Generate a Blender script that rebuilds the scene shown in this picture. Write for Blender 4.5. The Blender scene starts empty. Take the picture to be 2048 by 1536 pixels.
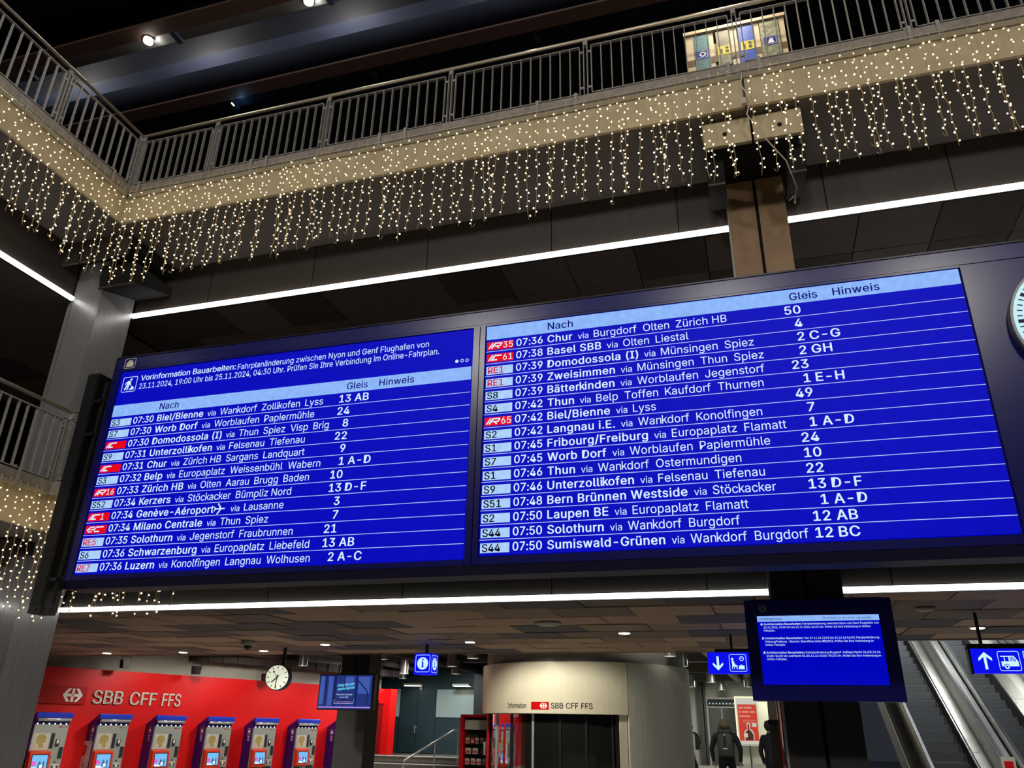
import bpy, bmesh, math, random
from mathutils import Vector, Matrix
random.seed(7)
sc = bpy.context.scene
COL = sc.collection
PI = math.pi
# ---------------------------------------------------------------- camera
H = 1.5
PITCH, ROLL, YAW, FPX = 0.41314977, 0.02092749, -0.29930528, 1567.58
fw = Vector((math.sin(YAW)*math.cos(PITCH), math.cos(YAW)*math.cos(PITCH), math.sin(PITCH)))
rt = Vector((math.cos(YAW), -math.sin(YAW), 0)); up = rt.cross(fw)
r2 = rt*math.cos(ROLL)+up*math.sin(ROLL); u2 = -rt*math.sin(ROLL)+up*math.cos(ROLL)
cam = bpy.data.cameras.new('camera'); camo = bpy.data.objects.new('camera', cam); COL.objects.link(camo)
camo.matrix_world = Matrix(((r2.x,u2.x,-fw.x,0),(r2.y,u2.y,-fw.y,0),(r2.z,u2.z,-fw.z,H),(0,0,0,1)))
cam.sensor_width = 36; cam.lens = FPX/2048*36; cam.clip_end = 300; cam.clip_start = .05
sc.camera = camo
# ---------------------------------------------------------------- world, exposure
w = bpy.data.worlds.new('night'); sc.world = w; w.use_nodes = True
w.node_tree.nodes['Background'].inputs[0].default_value = (.55,.62,.8,1)
w.node_tree.nodes['Background'].inputs[1].default_value = .035
sc.view_settings.view_transform = 'Standard'; sc.view_settings.look = 'None'
sc.view_settings.exposure = 0; sc.view_settings.gamma = 1; sc.view_settings.use_curve_mapping = False
# ---------------------------------------------------------------- lamps (the hall's own, plus added fill without fixtures)
def lamp(kind, loc, power, col=(1,1,1), size=.2, rot=None, spot=None, sizey=None):
    l = bpy.data.lights.new('lamp', kind); o = bpy.data.objects.new('lamp', l); COL.objects.link(o)
    l.energy = power; l.color = col; o.location = loc
    if kind == 'AREA':
        l.size = size
        if sizey: l.shape = 'RECTANGLE'; l.size_y = sizey
    else: l.shadow_soft_size = size
    if kind == 'SPOT': l.spot_size = spot or 1.8; l.spot_blend = .6
    if rot: o.rotation_euler = rot
    return o
WARM = (1,.86,.66); COOL = (.9,.95,1); NEUT = (1,.95,.86)
# unseen fill points added behind the photographer to light railings and roof
for x in (-7,0,5): lamp('POINT', (x,-4,11.8), 1150, NEUT, .5)
# kiosk, ticket wall, passage
for x,y,p,a in ((-6.3,19.6,850,50),(-2.6,20.4,650,42),(-9.3,22.6,260,25)): lamp('SPOT',(x,y,4.4),p,(1,.94,.8),.15,(math.radians(a),0,0),1.9)
for s in (0,3.2,6.4,9.6,12.8):
    bx,by = -19.67+math.sin(math.radians(20))*s, 18.76+math.cos(math.radians(20))*s
    lamp('SPOT',(bx+2.6,by-.95,3.75),290,(1,.95,.88),.2,(math.radians(18),math.radians(28),math.radians(0)),2.2)
for x,y in ((-2.2,29),(-1,35),(-2,41),(.8,33)): lamp('AREA',(x,y,3.7),130,(.97,1,.9),.5)
for x,y in ((-14.5,30),(-12.5,32.5)): lamp('AREA',(x,y,3.8),90,(.88,.97,1),.5)
lamp('SPOT',(-1.4,20.6,4.4),260,(.97,1,.88),.15,(math.radians(35),math.radians(-18),0),1.4)  # added spot that brightens the kiosk's drum wall
lamp('SPOT',(-.8,17.9,3.0),90,(1,.97,.9),.1,(math.radians(62),0,0),1.2)  # added spot that lightens the walking person and backpack
for y in (17,21,25,29): lamp('AREA',(4.6,y,6.6),200,(.93,.97,1),.7)  # added fill over the escalators, no fixtures there

# ================================================================ helpers
def lin(c):
    return tuple(((v/255)/12.92 if v/255 <= .04045 else ((v/255+.055)/1.055)**2.4) for v in c)
def mat(name, rgb, rough=.6, metal=0., emit=None, es=1., noise=0., nscale=6., bump=0., bscale=40., alpha=1., trans=0., stretch=None):
    m = bpy.data.materials.new(name); m.use_nodes = True; nt = m.node_tree; b = nt.nodes['Principled BSDF']
    c = lin(rgb)
    b.inputs['Base Color'].default_value = (*c,1); b.inputs['Roughness'].default_value = rough; b.inputs['Metallic'].default_value = metal
    if trans: b.inputs['Transmission Weight'].default_value = trans
    if alpha < 1: b.inputs['Alpha'].default_value = alpha
    if emit:
        b.inputs['Emission Color'].default_value = (*lin(emit),1); b.inputs['Emission Strength'].default_value = es
    tc = None
    if noise or bump:
        tc = nt.nodes.new('ShaderNodeTexCoord'); mp = nt.nodes.new('ShaderNodeMapping'); nt.links.new(tc.outputs['Object'], mp.inputs[0])
        if stretch: mp.inputs['Scale'].default_value = stretch
    if noise:
        n = nt.nodes.new('ShaderNodeTexNoise'); n.inputs['Scale'].default_value = nscale; n.inputs['Detail'].default_value = 5
        nt.links.new(mp.outputs[0], n.inputs[0])
        mr = nt.nodes.new('ShaderNodeMapRange'); mr.inputs[1].default_value=.3; mr.inputs[2].default_value=.7
        mr.inputs[3].default_value = 1-noise; mr.inputs[4].default_value = 1+noise
        nt.links.new(n.outputs[0], mr.inputs[0])
        mx = nt.nodes.new('ShaderNodeVectorMath'); mx.operation = 'SCALE'; mx.inputs[0].default_value = c
        nt.links.new(mr.outputs[0], mx.inputs['Scale']); nt.links.new(mx.outputs[0], b.inputs['Base Color'])
    if bump:
        n2 = nt.nodes.new('ShaderNodeTexNoise'); n2.inputs['Scale'].default_value = bscale; nt.links.new(mp.outputs[0], n2.inputs[0])
        bp = nt.nodes.new('ShaderNodeBump'); bp.inputs['Strength'].default_value = bump; bp.inputs['Distance'].default_value=.02
        nt.links.new(n2.outputs[0], bp.inputs['Height']); nt.links.new(bp.outputs[0], b.inputs['Normal'])
    return m
def led_mat(name, rgb, es=1., vary=0., scale=9.):
    """display surface: emits its own colour; pixel brightness varies slightly with the panel's modules"""
    m = bpy.data.materials.new(name); m.use_nodes = True; nt = m.node_tree; b = nt.nodes['Principled BSDF']
    c = lin(rgb); b.inputs['Base Color'].default_value = (.004,.004,.008,1); b.inputs['Roughness'].default_value = .5; b.inputs['Specular IOR Level'].default_value = .08
    b.inputs['Emission Color'].default_value = (*c,1); b.inputs['Emission Strength'].default_value = es
    if vary:
        tc = nt.nodes.new('ShaderNodeTexCoord'); wv = nt.nodes.new('ShaderNodeTexNoise'); wv.inputs['Scale'].default_value = scale
        wv.inputs['Detail'].default_value = 1
        nt.links.new(tc.outputs['Object'], wv.inputs[0])
        mr = nt.nodes.new('ShaderNodeMapRange'); mr.inputs[1].default_value=.3; mr.inputs[2].default_value=.7
        mr.inputs[3].default_value = es*(1-vary); mr.inputs[4].default_value = es*(1+vary)
        nt.links.new(wv.outputs[0], mr.inputs[0]); nt.links.new(mr.outputs[0], b.inputs['Emission Strength'])
    return m
class MB:
    def __init__(s): s.v=[]; s.f=[]; s.m=[]; s.smooth=[]
    def add(s, vs, fs, m=0, sm=False):
        k=len(s.v); s.v += [tuple(p) for p in vs]
        for f in fs: s.f.append([i+k for i in f]); s.m.append(m); s.smooth.append(sm)
        return s
    def box(s, x0,x1,y0,y1,z0,z1, m=0, R=None):
        vs=[(x,y,z) for x in (x0,x1) for y in (y0,y1) for z in (z0,z1)]
        if R: vs=[R(p) for p in vs]
        return s.add(vs, [(0,1,3,2),(4,6,7,5),(0,4,5,1),(2,3,7,6),(0,2,6,4),(1,5,7,3)], m)
    def prism(s, poly, a0, a1, ax='x', m=0, R=None):
        """extrude a 2-D polygon along axis ax"""
        n=len(poly)
        def P(p,a):
            q = (a,p[0],p[1]) if ax=='x' else ((p[0],a,p[1]) if ax=='y' else (p[0],p[1],a))
            return R(q) if R else q
        vs=[P(p,a0) for p in poly]+[P(p,a1) for p in poly]
        return s.add(vs, [tuple(range(n))[::-1], tuple(range(n,2*n))]+[(i,(i+1)%n,n+(i+1)%n,n+i) for i in range(n)], m)
    def tube(s, pts, r, n=6, m=0, caps=True, sm=True):
        pts=[Vector(p) for p in pts]; rs = r if isinstance(r,(list,tuple)) else [r]*len(pts)
        rings=[]; prev=None
        for i,p in enumerate(pts):
            d=(pts[min(i+1,len(pts)-1)]-pts[max(i-1,0)]); d = d.normalized() if d.length>1e-9 else Vector((0,0,1))
            if prev is None: a=d.orthogonal().normalized()
            else:
                a=prev-d*prev.dot(d); a = a.normalized() if a.length>1e-6 else d.orthogonal().normalized()
            prev=a; b=d.cross(a)
            rings.append([p+(a*math.cos(2*PI*k/n)+b*math.sin(2*PI*k/n))*rs[i] for k in range(n)])
        vs=[q for R in rings for q in R]; fs=[]
        for i in range(len(pts)-1):
            for k in range(n): fs.append((i*n+k,i*n+(k+1)%n,(i+1)*n+(k+1)%n,(i+1)*n+k))
        k0=len(s.v); s.add(vs,fs,m,sm)
        if caps: s.f.append([k0+i for i in range(n)][::-1]); s.m.append(m); s.smooth.append(False); s.f.append([k0+(len(pts)-1)*n+i for i in range(n)]); s.m.append(m); s.smooth.append(False)
        return s
    def cyl(s, c, r, h, n=24, m=0, ax='z', r1=None):
        e={'x':Vector((1,0,0)),'y':Vector((0,1,0)),'z':Vector((0,0,1))}[ax]; c=Vector(c)
        return s.tube([c,c+e*h],[r,r if r1 is None else r1],n,m)
    def ball(s, c, r, m=0, n=8, k=5, sz=1.):
        pts=[]; rs=[]
        for i in range(k+1):
            a=-PI/2+PI*i/k; pts.append((c[0],c[1],c[2]+math.sin(a)*r*sz)); rs.append(max(r*math.cos(a),1e-4))
        return s.tube(pts,rs,n,m,False)
    def build(s, name, mats, parent=None, origin=None, kind=None, label=None):
        if origin is not None: o0=Vector(origin)
        else:
            o0=Vector((0,0,0)); q=parent
            while q is not None:
                if q.get('local'): o0=Vector((0,0,0)); break
                o0+=q.location; q=q.parent
        me=bpy.data.meshes.new(name); me.from_pydata([tuple(Vector(p)-o0) for p in s.v],[],s.f)
        if not isinstance(mats,(list,tuple)): mats=[mats]
        for m in mats: me.materials.append(m)
        me.polygons.foreach_set('material_index', s.m); me.polygons.foreach_set('use_smooth', s.smooth)
        me.update()
        o=bpy.data.objects.new(name, me); COL.objects.link(o)
        if parent is not None: o.parent=parent
        elif origin is not None: o.location=o0
        if kind: o['kind']=kind
        if label: o['label']=label
        return o
def tag(o,label,cat,group=None):
    o['label']=label; o['category']=cat
    if group: o['group']=group
    return o
def thing(name,label,cat,loc=(0,0,0),rz=0,group=None,local=False):
    o=bpy.data.objects.new(name,None); COL.objects.link(o); o.location=loc; o.rotation_euler=(0,0,rz); o.empty_display_size=.1
    if local: o['local']=1
    return tag(o,label,cat,group)
def struct(name, mb, mats, parent=None, kind='structure'):
    return mb.build(name, mats, parent, kind=kind)
def share(o, parent, loc=None):
    """a copy of a mesh object under another parent (shares its mesh)"""
    c=o.copy(); COL.objects.link(c); c.parent=parent
    if loc is not None: c.location=loc
    return c
def copy_thing(root, loc, rz, label):
    r=root.copy(); COL.objects.link(r); r.location=loc; r.rotation_euler=(0,0,rz); r['label']=label
    for ch in list(root.children):
        c=share(ch,r)
        for g in list(ch.children): share(g,c)
    return r
# ---- lettering -------------------------------------------------------------
_tc={}
import os
FONT=None; CAPR=.69; BOLDK=1.
try:        # the grotesque that ships with Blender itself
    _p=os.path.join(bpy.utils.resource_path('LOCAL'),'datafiles','fonts','Inter.woff2')
    if os.path.exists(_p): FONT=bpy.data.fonts.load(_p); CAPR=.5087; BOLDK=.74
except Exception: FONT=None
SXR=.97 if FONT else 1.06; SXB=1.0 if FONT else 1.06
def glyphs(txt, bold=0., space=1.):
    k=(txt,bold,space)
    if k in _tc: return _tc[k]
    if FONT and len(txt)>0 and ('k' in txt or 'K' in txt):      # this letter is drawn from its strokes
        V=[];Fc=[];x=0.
        def put(vs,fs,dx):
            n=len(V); V.extend([(a+dx,b) for a,b in vs]); Fc.extend([tuple(i+n for i in f) for f in fs])
        seg=''
        def flush(x,seg,first):
            if not seg.strip(): return x+len(seg)*.15
            lead=len(seg)-len(seg.lstrip()); tail=len(seg)-len(seg.rstrip())
            x+=lead*.15+(0 if first else .018); vs,fs,wd=glyphs(seg.strip(),bold,space); put(vs,fs,x); return x+wd+tail*.15
        for i,ch in enumerate(txt+chr(0)):
            if ch in 'kK' or ch==chr(0):
                x=flush(x,seg,x==0); seg=''
                if ch==chr(0): break
                x+=(.05 if x else 0)
                if ch=='k': Q=[[(0,0),(.058,0),(.058,.54),(0,.54)],[(.05,.115),(.05,.2),(.225,.385),(.3,.385)],[(.11,.2),(.155,.24),(.315,0),(.245,0)]]; wd=.315
                else: Q=[[(0,0),(.062,0),(.062,.509),(0,.509)],[(.05,.15),(.05,.24),(.305,.509),(.385,.509)],[(.13,.25),(.175,.295),(.4,0),(.32,0)]]; wd=.4
                for q in Q: put(q,[tuple(range(len(q)))],x)
                x+=wd
            else: seg+=ch
        _tc[k]=(V,Fc,x); return _tc[k]
    c=bpy.data.curves.new('t','FONT'); c.body=txt; c.size=1; c.offset=bold*BOLDK
    if FONT: c.font=FONT
    c.space_character=space; c.space_character=space; c.resolution_u=3; c.fill_mode='FRONT'
    o=bpy.data.objects.new('t',c); COL.objects.link(o)
    dg=bpy.context.evaluated_depsgraph_get(); dg.update()
    me=bpy.data.meshes.new_from_object(o.evaluated_get(dg))
    vs=[(v.co.x,v.co.y) for v in me.vertices]; fs=[tuple(p.vertices) for p in me.polygons]
    bpy.data.objects.remove(o); bpy.data.curves.remove(c); bpy.data.meshes.remove(me)
    x0=min(v[0] for v in vs) if vs else 0; x1=max(v[0] for v in vs) if vs else 0
    _tc[k]=([(a-x0,b) for a,b in vs],fs,x1-x0); return _tc[k]
def text(mb, txt, x, z, cap, F, m=0, bold=0., sx=SXR, space=1., align='l', width=None, eps=.006, slant=0.):
    """cap = capital height; F maps (u,v,out) to 3-D; returns the end x"""
    vs,fs,wd=glyphs(txt,0.,space); k=cap/CAPR
    sxx = sx if width is None else width/(wd*k)
    if align=='r': x=x-wd*k*sxx
    if align=='c': x=x-wd*k*sxx/2
    shifts=[(0,0)] if bold<.01 else [(-bold*.45,0),(bold*.45,0),(0,bold*.25),(0,-bold*.12)]
    for dx,dz in shifts: mb.add([F(x+(a+dx)*k*sxx+b*k*slant, z+(b+dz)*k, eps) for a,b in vs], fs, m)
    return x+wd*k*sxx
def rect(mb,x0,x1,z0,z1,F,m=0,eps=.003):
    mb.add([F(x0,z0,eps),F(x1,z0,eps),F(x1,z1,eps),F(x0,z1,eps)],[(0,1,2,3)],m)
def poly(mb,pts,F,m=0,eps=.006):
    mb.add([F(a,b,eps) for a,b in pts],[tuple(range(len(pts)))],m)
def disc2(mb,cx,cz,r,F,m=0,eps=.006,n=24,r_in=0):
    if r_in:
        vs=[F(cx+rr*math.cos(2*PI*i/n),cz+rr*math.sin(2*PI*i/n),eps) for rr in (r_in,r) for i in range(n)]
        mb.add(vs,[(i,n+i,n+(i+1)%n,(i+1)%n) for i in range(n)],m)
    else: mb.add([F(cx+r*math.cos(2*PI*i/n),cz+r*math.sin(2*PI*i/n),eps) for i in range(n)],[tuple(range(n))],m)
def rrect(mb,x0,x1,z0,z1,t,F,m=0,eps=.006,rad=.12):
    """outline of a rounded rectangle, line width t"""
    def ring(d):
        R=max(rad*(x1-x0)-d,0.001); out=[]
        for cx,cz,a in ((x1-d-R,z0+d+R,-90),(x1-d-R,z1-d-R,0),(x0+d+R,z1-d-R,90),(x0+d+R,z0+d+R,180)):
            for k in range(4): out.append((cx+R*math.cos(math.radians(a+30*k)),cz+R*math.sin(math.radians(a+30*k))))
        return out
    A=ring(0);B=ring(t);n=len(A)
    mb.add([F(a,b,eps) for a,b in A+B],[(i,(i+1)%n,n+(i+1)%n,n+i) for i in range(n)],m)
def line2(mb,p,q,t,F,m=0,eps=.006):
    a=Vector(p);b=Vector(q);d=(b-a).normalized();n=Vector((-d.y,d.x))*t/2
    mb.add([F(*(a+n),eps),F(*(a-n),eps),F(*(b-n),eps),F(*(b+n),eps)],[(0,1,2,3)],m)
def FY(Y,x0=0,z0=0):          # a plane facing the hall (towards -Y)
    return lambda u,v,e=0: (x0+u, Y-e, z0+v)
def rail_logo(mb,cx,cz,h,F,m,eps=.008):
    """double arrow with a cross"""
    k=h/1.3
    P=lambda pts: poly(mb,[(cx+a*k,cz+b*k) for a,b in pts],F,m,eps)
    P([(-.72,-.13),(.72,-.13),(.72,.13),(-.72,.13)]); P([(-.13,-.65),(.13,-.65),(.13,.65),(-.13,.65)])
    for s in (-1,1):
        for t in (-1,1):
            q=[(s*1.05,0),(s*.55,t*.65),(s*.22,t*.65),(s*.72,t*0)]
            P(q if s*t<0 else q[::-1])

# ================================================================ materials
M=dict(
 board=mat('board navy glass',(12,14,104),.26),
 trimnavy=mat('matte navy trim',(8,9,60),.6),
 board_edge=mat('board trim',(30,28,44),.3,.4),
 black=mat('black plastic',(16,16,17),.42),
 dark=mat('dark metal',(26,27,30),.5,.3),
 steel=mat('galvanised steel',(176,172,166),.42,.25,noise=.12,nscale=14),
 steel_d=mat('galvanised channel',(160,150,142),.5,.2,noise=.2,nscale=9,bump=.1),
 handrail=mat('handrail brass steel',(214,200,178),.3,.45),
 fascia=mat('beige fascia',(176,164,138),.6,noise=.1,nscale=2.5),
 soffit=mat('grey soffit',(92,84,80),.7,noise=.06,nscale=1.5),
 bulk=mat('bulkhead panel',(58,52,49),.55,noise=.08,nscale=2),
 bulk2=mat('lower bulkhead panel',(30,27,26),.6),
 tileA=mat('ceiling tile taupe',(160,132,106),.7,noise=.08), tileB=mat('ceiling tile brown',(130,108,90),.7,noise=.08),
 tileC=mat('ceiling tile dark',(64,60,62),.7,noise=.08), tileD=mat('ceiling tile umber',(108,90,76),.7,noise=.08),
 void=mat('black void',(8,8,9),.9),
 tileE=mat('gallery tile dark',(172,158,150),.6,noise=.08), tileF=mat('gallery tile darker',(134,122,118),.6,noise=.08),
 colgrey=mat('column steel grey',(156,156,160),.36,.3,noise=.08,nscale=3,stretch=(6,6,.6)),
 coltan=mat('column tan',(140,112,82),.5,.15,noise=.16,nscale=2.2,bump=.15,bscale=6),
 strip=mat('led tube',(255,255,255),.5,emit=(255,252,242),es=4.5),
 wire=mat('clear cable',(196,170,122),.35),
 bulb=mat('warm bulb',(255,230,180),.4,emit=(255,228,176),es=5.),
 clip=mat('cable clip',(200,190,175),.4),
 roofblk=mat('roof black',(36,42,58),.6), roofbr=mat('roof beam brown',(84,62,56),.55), roofnavy=mat('roof panel navy',(34,38,50),.35),
 roofgrey=mat('roof panel grey',(120,120,120),.5,noise=.1,nscale=3), flood=mat('flood lamp',(255,255,255),.5,emit=(255,246,228),es=30),
 blueled=mat('blue led',(200,230,255),.5,emit=(220,240,160),es=4),
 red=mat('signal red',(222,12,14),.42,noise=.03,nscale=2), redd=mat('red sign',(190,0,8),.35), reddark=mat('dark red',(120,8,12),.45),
 white=mat('white letter',(252,244,230),.5), whitewall=mat('pale wall',(176,174,160),.75,noise=.05),
 cream=mat('kiosk cream',(206,200,176),.5,noise=.03,nscale=1.5), greywall=mat('grey render',(176,176,166),.7,noise=.06),
 kioskin=mat('kiosk grey drum',(132,130,124),.6),
 violet=mat('machine violet',(40,16,96),.35), blue=mat('machine blue',(40,60,190),.3), silver=mat('machine silver',(170,174,166),.4,.3),
 chrome=mat('chrome',(205,205,205),.28,.6), orange=mat('terminal red',(222,60,28),.4),
 ledspot=mat('led spot',(255,255,255),.5,emit=(215,245,255),es=2),
 scr_cyan=led_mat('terminal display cyan',(120,190,245),1.), scr_pink=led_mat('terminal display pink',(238,90,190),1.), scr_white=led_mat('terminal display white',(245,250,255),1.),
 scr_teal=led_mat('terminal display teal',(70,120,160),.8),
 mapc=mat('map ochre',(168,150,84),.6,noise=.35,nscale=22), paper=mat('paper',(196,194,180),.6), ink=mat('ink',(30,34,40),.6), inkgrey=mat('ink grey',(120,120,115),.6),
 pink=mat('panel pink paper',(198,170,160),.6),
 pillar=mat('pillar anthracite',(62,60,58),.55,noise=.06), pillard=mat('pillar charcoal',(34,34,35),.6),
 teal=mat('teal door',(38,60,66),.5,noise=.05), mint=mat('mint wall',(166,184,178),.7), stone=mat('stone step',(98,92,84),.6,noise=.15,nscale=12),
 floor=mat('floor granite',(150,146,138),.35,noise=.12,nscale=30),
 duct=mat('duct grey',(72,70,68),.6,.2,noise=.2), ductb=mat('duct brown',(58,42,38),.7), ductl=mat('duct light',(150,146,138),.5,.2),
 lampcyl=mat('lamp cylinder',(150,150,144),.35,.6,noise=.08,nscale=4), lampwhite=mat('lamp glow',(255,255,255),.5,emit=(255,250,232),es=5),
 down=mat('downlight glow',(255,255,255),.5,emit=(255,246,220),es=14),
 glass=mat('dark glass',(40,42,38),.04,trans=.55), glassl=mat('door glass',(150,156,150),.05,trans=.85),
 signblue=led_mat('lit sign blue',(10,14,235),1.), signwhite=led_mat('lit sign white',(205,250,250),1.), signteal=led_mat('lit sign teal',(0,190,215),1.), signpurple=led_mat('lit sign purple',(60,10,90),.8),
 led_blue=led_mat('led screen blue',(0,4,186),1.0,.05), led_head=led_mat('led header light blue',(140,182,248),1.,.07,14), led_text=led_mat('led text white',(205,225,255),1.15),
 led_badge=led_mat('led badge light',(172,208,250),1.,.08,12), led_red=led_mat('led badge red',(232,0,18),1.), led_black=led_mat('led dark text',(4,5,20),.2), led_redt=led_mat('led red text',(215,30,70),1.),
 led_navy=led_mat('led navy text',(18,20,120),1.), led_rule=led_mat('led rule',(190,205,255),1.),
 tv=led_mat('advert dark blue',(34,52,120),1.), tv2=led_mat('advert mid blue',(62,88,170),1.), tv3=led_mat('advert navy',(22,32,84),1.), tvcyan=led_mat('advert cyan text',(110,225,255),1.1), tvlilac=led_mat('advert lilac',(160,130,225),1.), tvw=led_mat('advert white',(200,210,255),1.),
 poster=led_mat('poster red orange',(205,62,34),.9), posterw=led_mat('poster white',(206,204,188),.9), posterk=led_mat('poster dark',(90,44,34),.7), postert=led_mat('poster text',(226,150,128),.9), posterl=led_mat('poster light box edge',(252,244,196),1.2),
 step=mat('escalator step',(112,114,116),.5,.3,noise=.12,nscale=20), riser=mat('escalator riser',(84,86,88),.5,.3), stainless=mat('stainless',(176,176,168),.22,.85,noise=.06,nscale=3), stainless2=mat('stainless brushed',(150,148,138),.3,.8,noise=.1,nscale=4), rubber=mat('rubber handrail',(14,14,15),.3),
 jacket=mat('dark jacket',(24,24,32),.7), trousers=mat('dark trousers',(22,24,34),.8), skin=mat('skin',(190,140,112),.6), hair=mat('blond hair',(112,98,78),.8,noise=.3,nscale=40), hairk=mat('dark hair',(30,24,20),.8),
 pack=mat('grey backpack',(74,74,72),.7,noise=.1,nscale=20), packk=mat('black strap',(14,14,15),.6), reflect=mat('reflective patch',(230,232,232),.3),
 shoe=mat('shoe',(25,25,25),.6),
 clockface=mat('clock face',(235,240,235),.4,emit=(236,240,214),es=.75), clockblue=mat('clock face cool',(200,225,235),.4,emit=(168,216,230),es=.8), clockring=mat('clock rim',(120,124,122),.35,.6), clockblk=mat('clock body',(30,32,30),.4),
 oat=mat('recycling frame beige',(214,196,166),.55), oatd=mat('recycling band brown',(110,88,58),.6),
 rteal=mat('print paper teal',(88,130,142),.5,noise=.4,nscale=10,stretch=(1,1,6)), rcan=mat('print cans',(118,112,96),.5,noise=.5,nscale=12), rblue=mat('print bottles',(0,70,190),.4,noise=.35,nscale=9), rmix=mat('print mixed waste',(140,142,120),.5,noise=.6,nscale=14),
 iblue=mat('pictogram blue',(0,50,170),.4), iyel=mat('pictogram yellow',(225,205,10),.4),
)

# ================================================================ the building shell
XL=-10.04; YB=9.0            # atrium edges of the galleries
SX=-11.55; SY=10.6           # bulkhead planes under the galleries
ST=5.5                       # storey height
struct('floor', MB().box(-40,14,-14,60,-.3,0), M['floor'])
def gallery(dz):
    """one gallery: slab with fascia, bulkhead and tiled ceiling below"""
    z0,z1=9.57-dz,10.13-dz
    mb=(MB().box(-24,7,YB+.1,22,z0,z1) if dz==0 else MB().box(-24,2.3,YB+.1,18.9,z0,z1).box(2.3,7,YB+.1,16.8,z0,z1)).box(-24,XL-.1,-10,YB+.1,z0,z1)
    sl=struct('floor',mb,M['soffit'])
    fb=MB(); 
    if dz==0: fb.box(XL-.1,.54,YB+.05,YB+.1,z0-.02,z1-.04).box(.575,7,YB+.05,YB+.1,z0-.02,z1-.04)
    else: fb.box(XL-.1,7,YB+.05,YB+.1,z0-.02,z1-.04)
    fb.build('fascia',M['fascia'],sl,label='warm beige fascia')
    MB().box(XL-.1,XL-.05,-10,YB+.05,z0-.02,z1-.04).build('fascia',M['fascia'],sl,label='warm beige fascia')
    zc=8.61-dz
    t=struct('trim_%d'%(1 if dz==0 else 2), MB().box(SX-.02,7,SY+.06,SY+.2,zc+.06,z0).box(SX-.2,SX-.06,-8,SY+.06,zc+.06,z0), M['void'])
    xs=[7,5.1,3.35,1.62,-.58,-2.65,-4.87,-7.1,-9.3,-10.95]
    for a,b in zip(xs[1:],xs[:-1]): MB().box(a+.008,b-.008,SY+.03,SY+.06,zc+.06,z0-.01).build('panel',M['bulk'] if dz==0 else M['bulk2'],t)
    ys=[9.75,7.5,5.2,3,.8,-1.4,-4]
    for b,a in zip(ys[:-1],ys[1:]): MB().box(SX-.06,SX-.03,a+.008,b-.008,zc+.06,z0-.01).build('panel',M['bulk'],t)
    return sl
gallery(0); gallery(ST)
# tiled ceilings
def tiled(zc, x0,x1,y0,y1,w,d,mats,parent,relief,skip=None,off=0.):
    ny=int(round((y1-y0)/d))
    rng=random.Random(int(zc*100)+int(x0*7))
    for j in range(ny):
        xx=x0+(off*w if j%2 else 0)
        while xx<x1-.05:
            xe=min(xx+w,x1); ya=y0+j*d; yb=ya+d
            if not(skip and skip((xx+xe)/2,(ya+yb)/2)):
                h=[rng.uniform(0,relief) for _ in range(4)]; g=.008
                vs=[(xx+g,ya+g,zc+h[0]),(xe-g,ya+g,zc+h[1]),(xe-g,yb-g,zc+h[2]),(xx+g,yb-g,zc+h[3])]
                vs+= [(a,b,zc+relief+.04) for a,b,c in vs]
                MB().add(vs,[(0,3,2,1),(4,5,6,7),(0,1,5,4),(1,2,6,5),(2,3,7,6),(3,0,4,7)]).build('tile',rng.choice(mats),parent)
            xx=xe
ZG=3.13; ZM=8.61
cg=struct('ceiling', MB().box(-24,2.3,SY+.2,18.85,ZG+.08,ZG+.5).box(2.3,6.8,SY+.2,16.8,ZG+.08,ZG+.5).box(-24,SX-.2,-8,SY+.2,ZG+.11,ZG+.5), M['void'])
tiled(ZG,-24.0,6.8,10.66,18.9,1.2,1.03,[M['tileA'],M['tileB'],M['tileC'],M['tileD'],M['tileA']],cg,.022,skip=lambda x,y:x>2.3 and y>16.9,off=.5)
struct('trim_3', MB().box(-24,2.3,18.85,19.0,ZG+.0,ZG+.9).box(2.3,2.4,16.8,19,ZG,ZG+.9).box(2.3,6.8,16.7,16.85,ZG,ZG+1.4), M['tileD'])
cm=struct('ceiling', MB().box(-24,6.8,SY+.2,20,ZM+.11,ZM+.3).box(-24,SX-.2,-8,SY+.2,ZM+.11,ZM+.3), M['void'])
tiled(ZM,-11.5,6.8,10.66,14.1,1.13,1.14,[M['tileE'],M['tileF'],M['tileE']],cm,.012)
tiled(ZM,-17.2,-11.62,1.2,14.6,1.13,1.14,[M['tileE'],M['tileF'],M['tileE']],cm,.012)
MB().box(-17,6.8,14.1,20,ZM+.02,ZM+.1).build('tile_field',M['tileF'],cm)
# far walls of the galleries and the hall
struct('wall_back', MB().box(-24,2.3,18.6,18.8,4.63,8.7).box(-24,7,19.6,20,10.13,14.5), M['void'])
struct('wall_left', MB().box(-24.3,-24,-10,60,0,14.5), M['dark'])
struct('wall_right', MB().box(6.8,7,-10,19,0,14.5).box(9.2,9.4,19,60,0,8), M['dark'])
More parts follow.
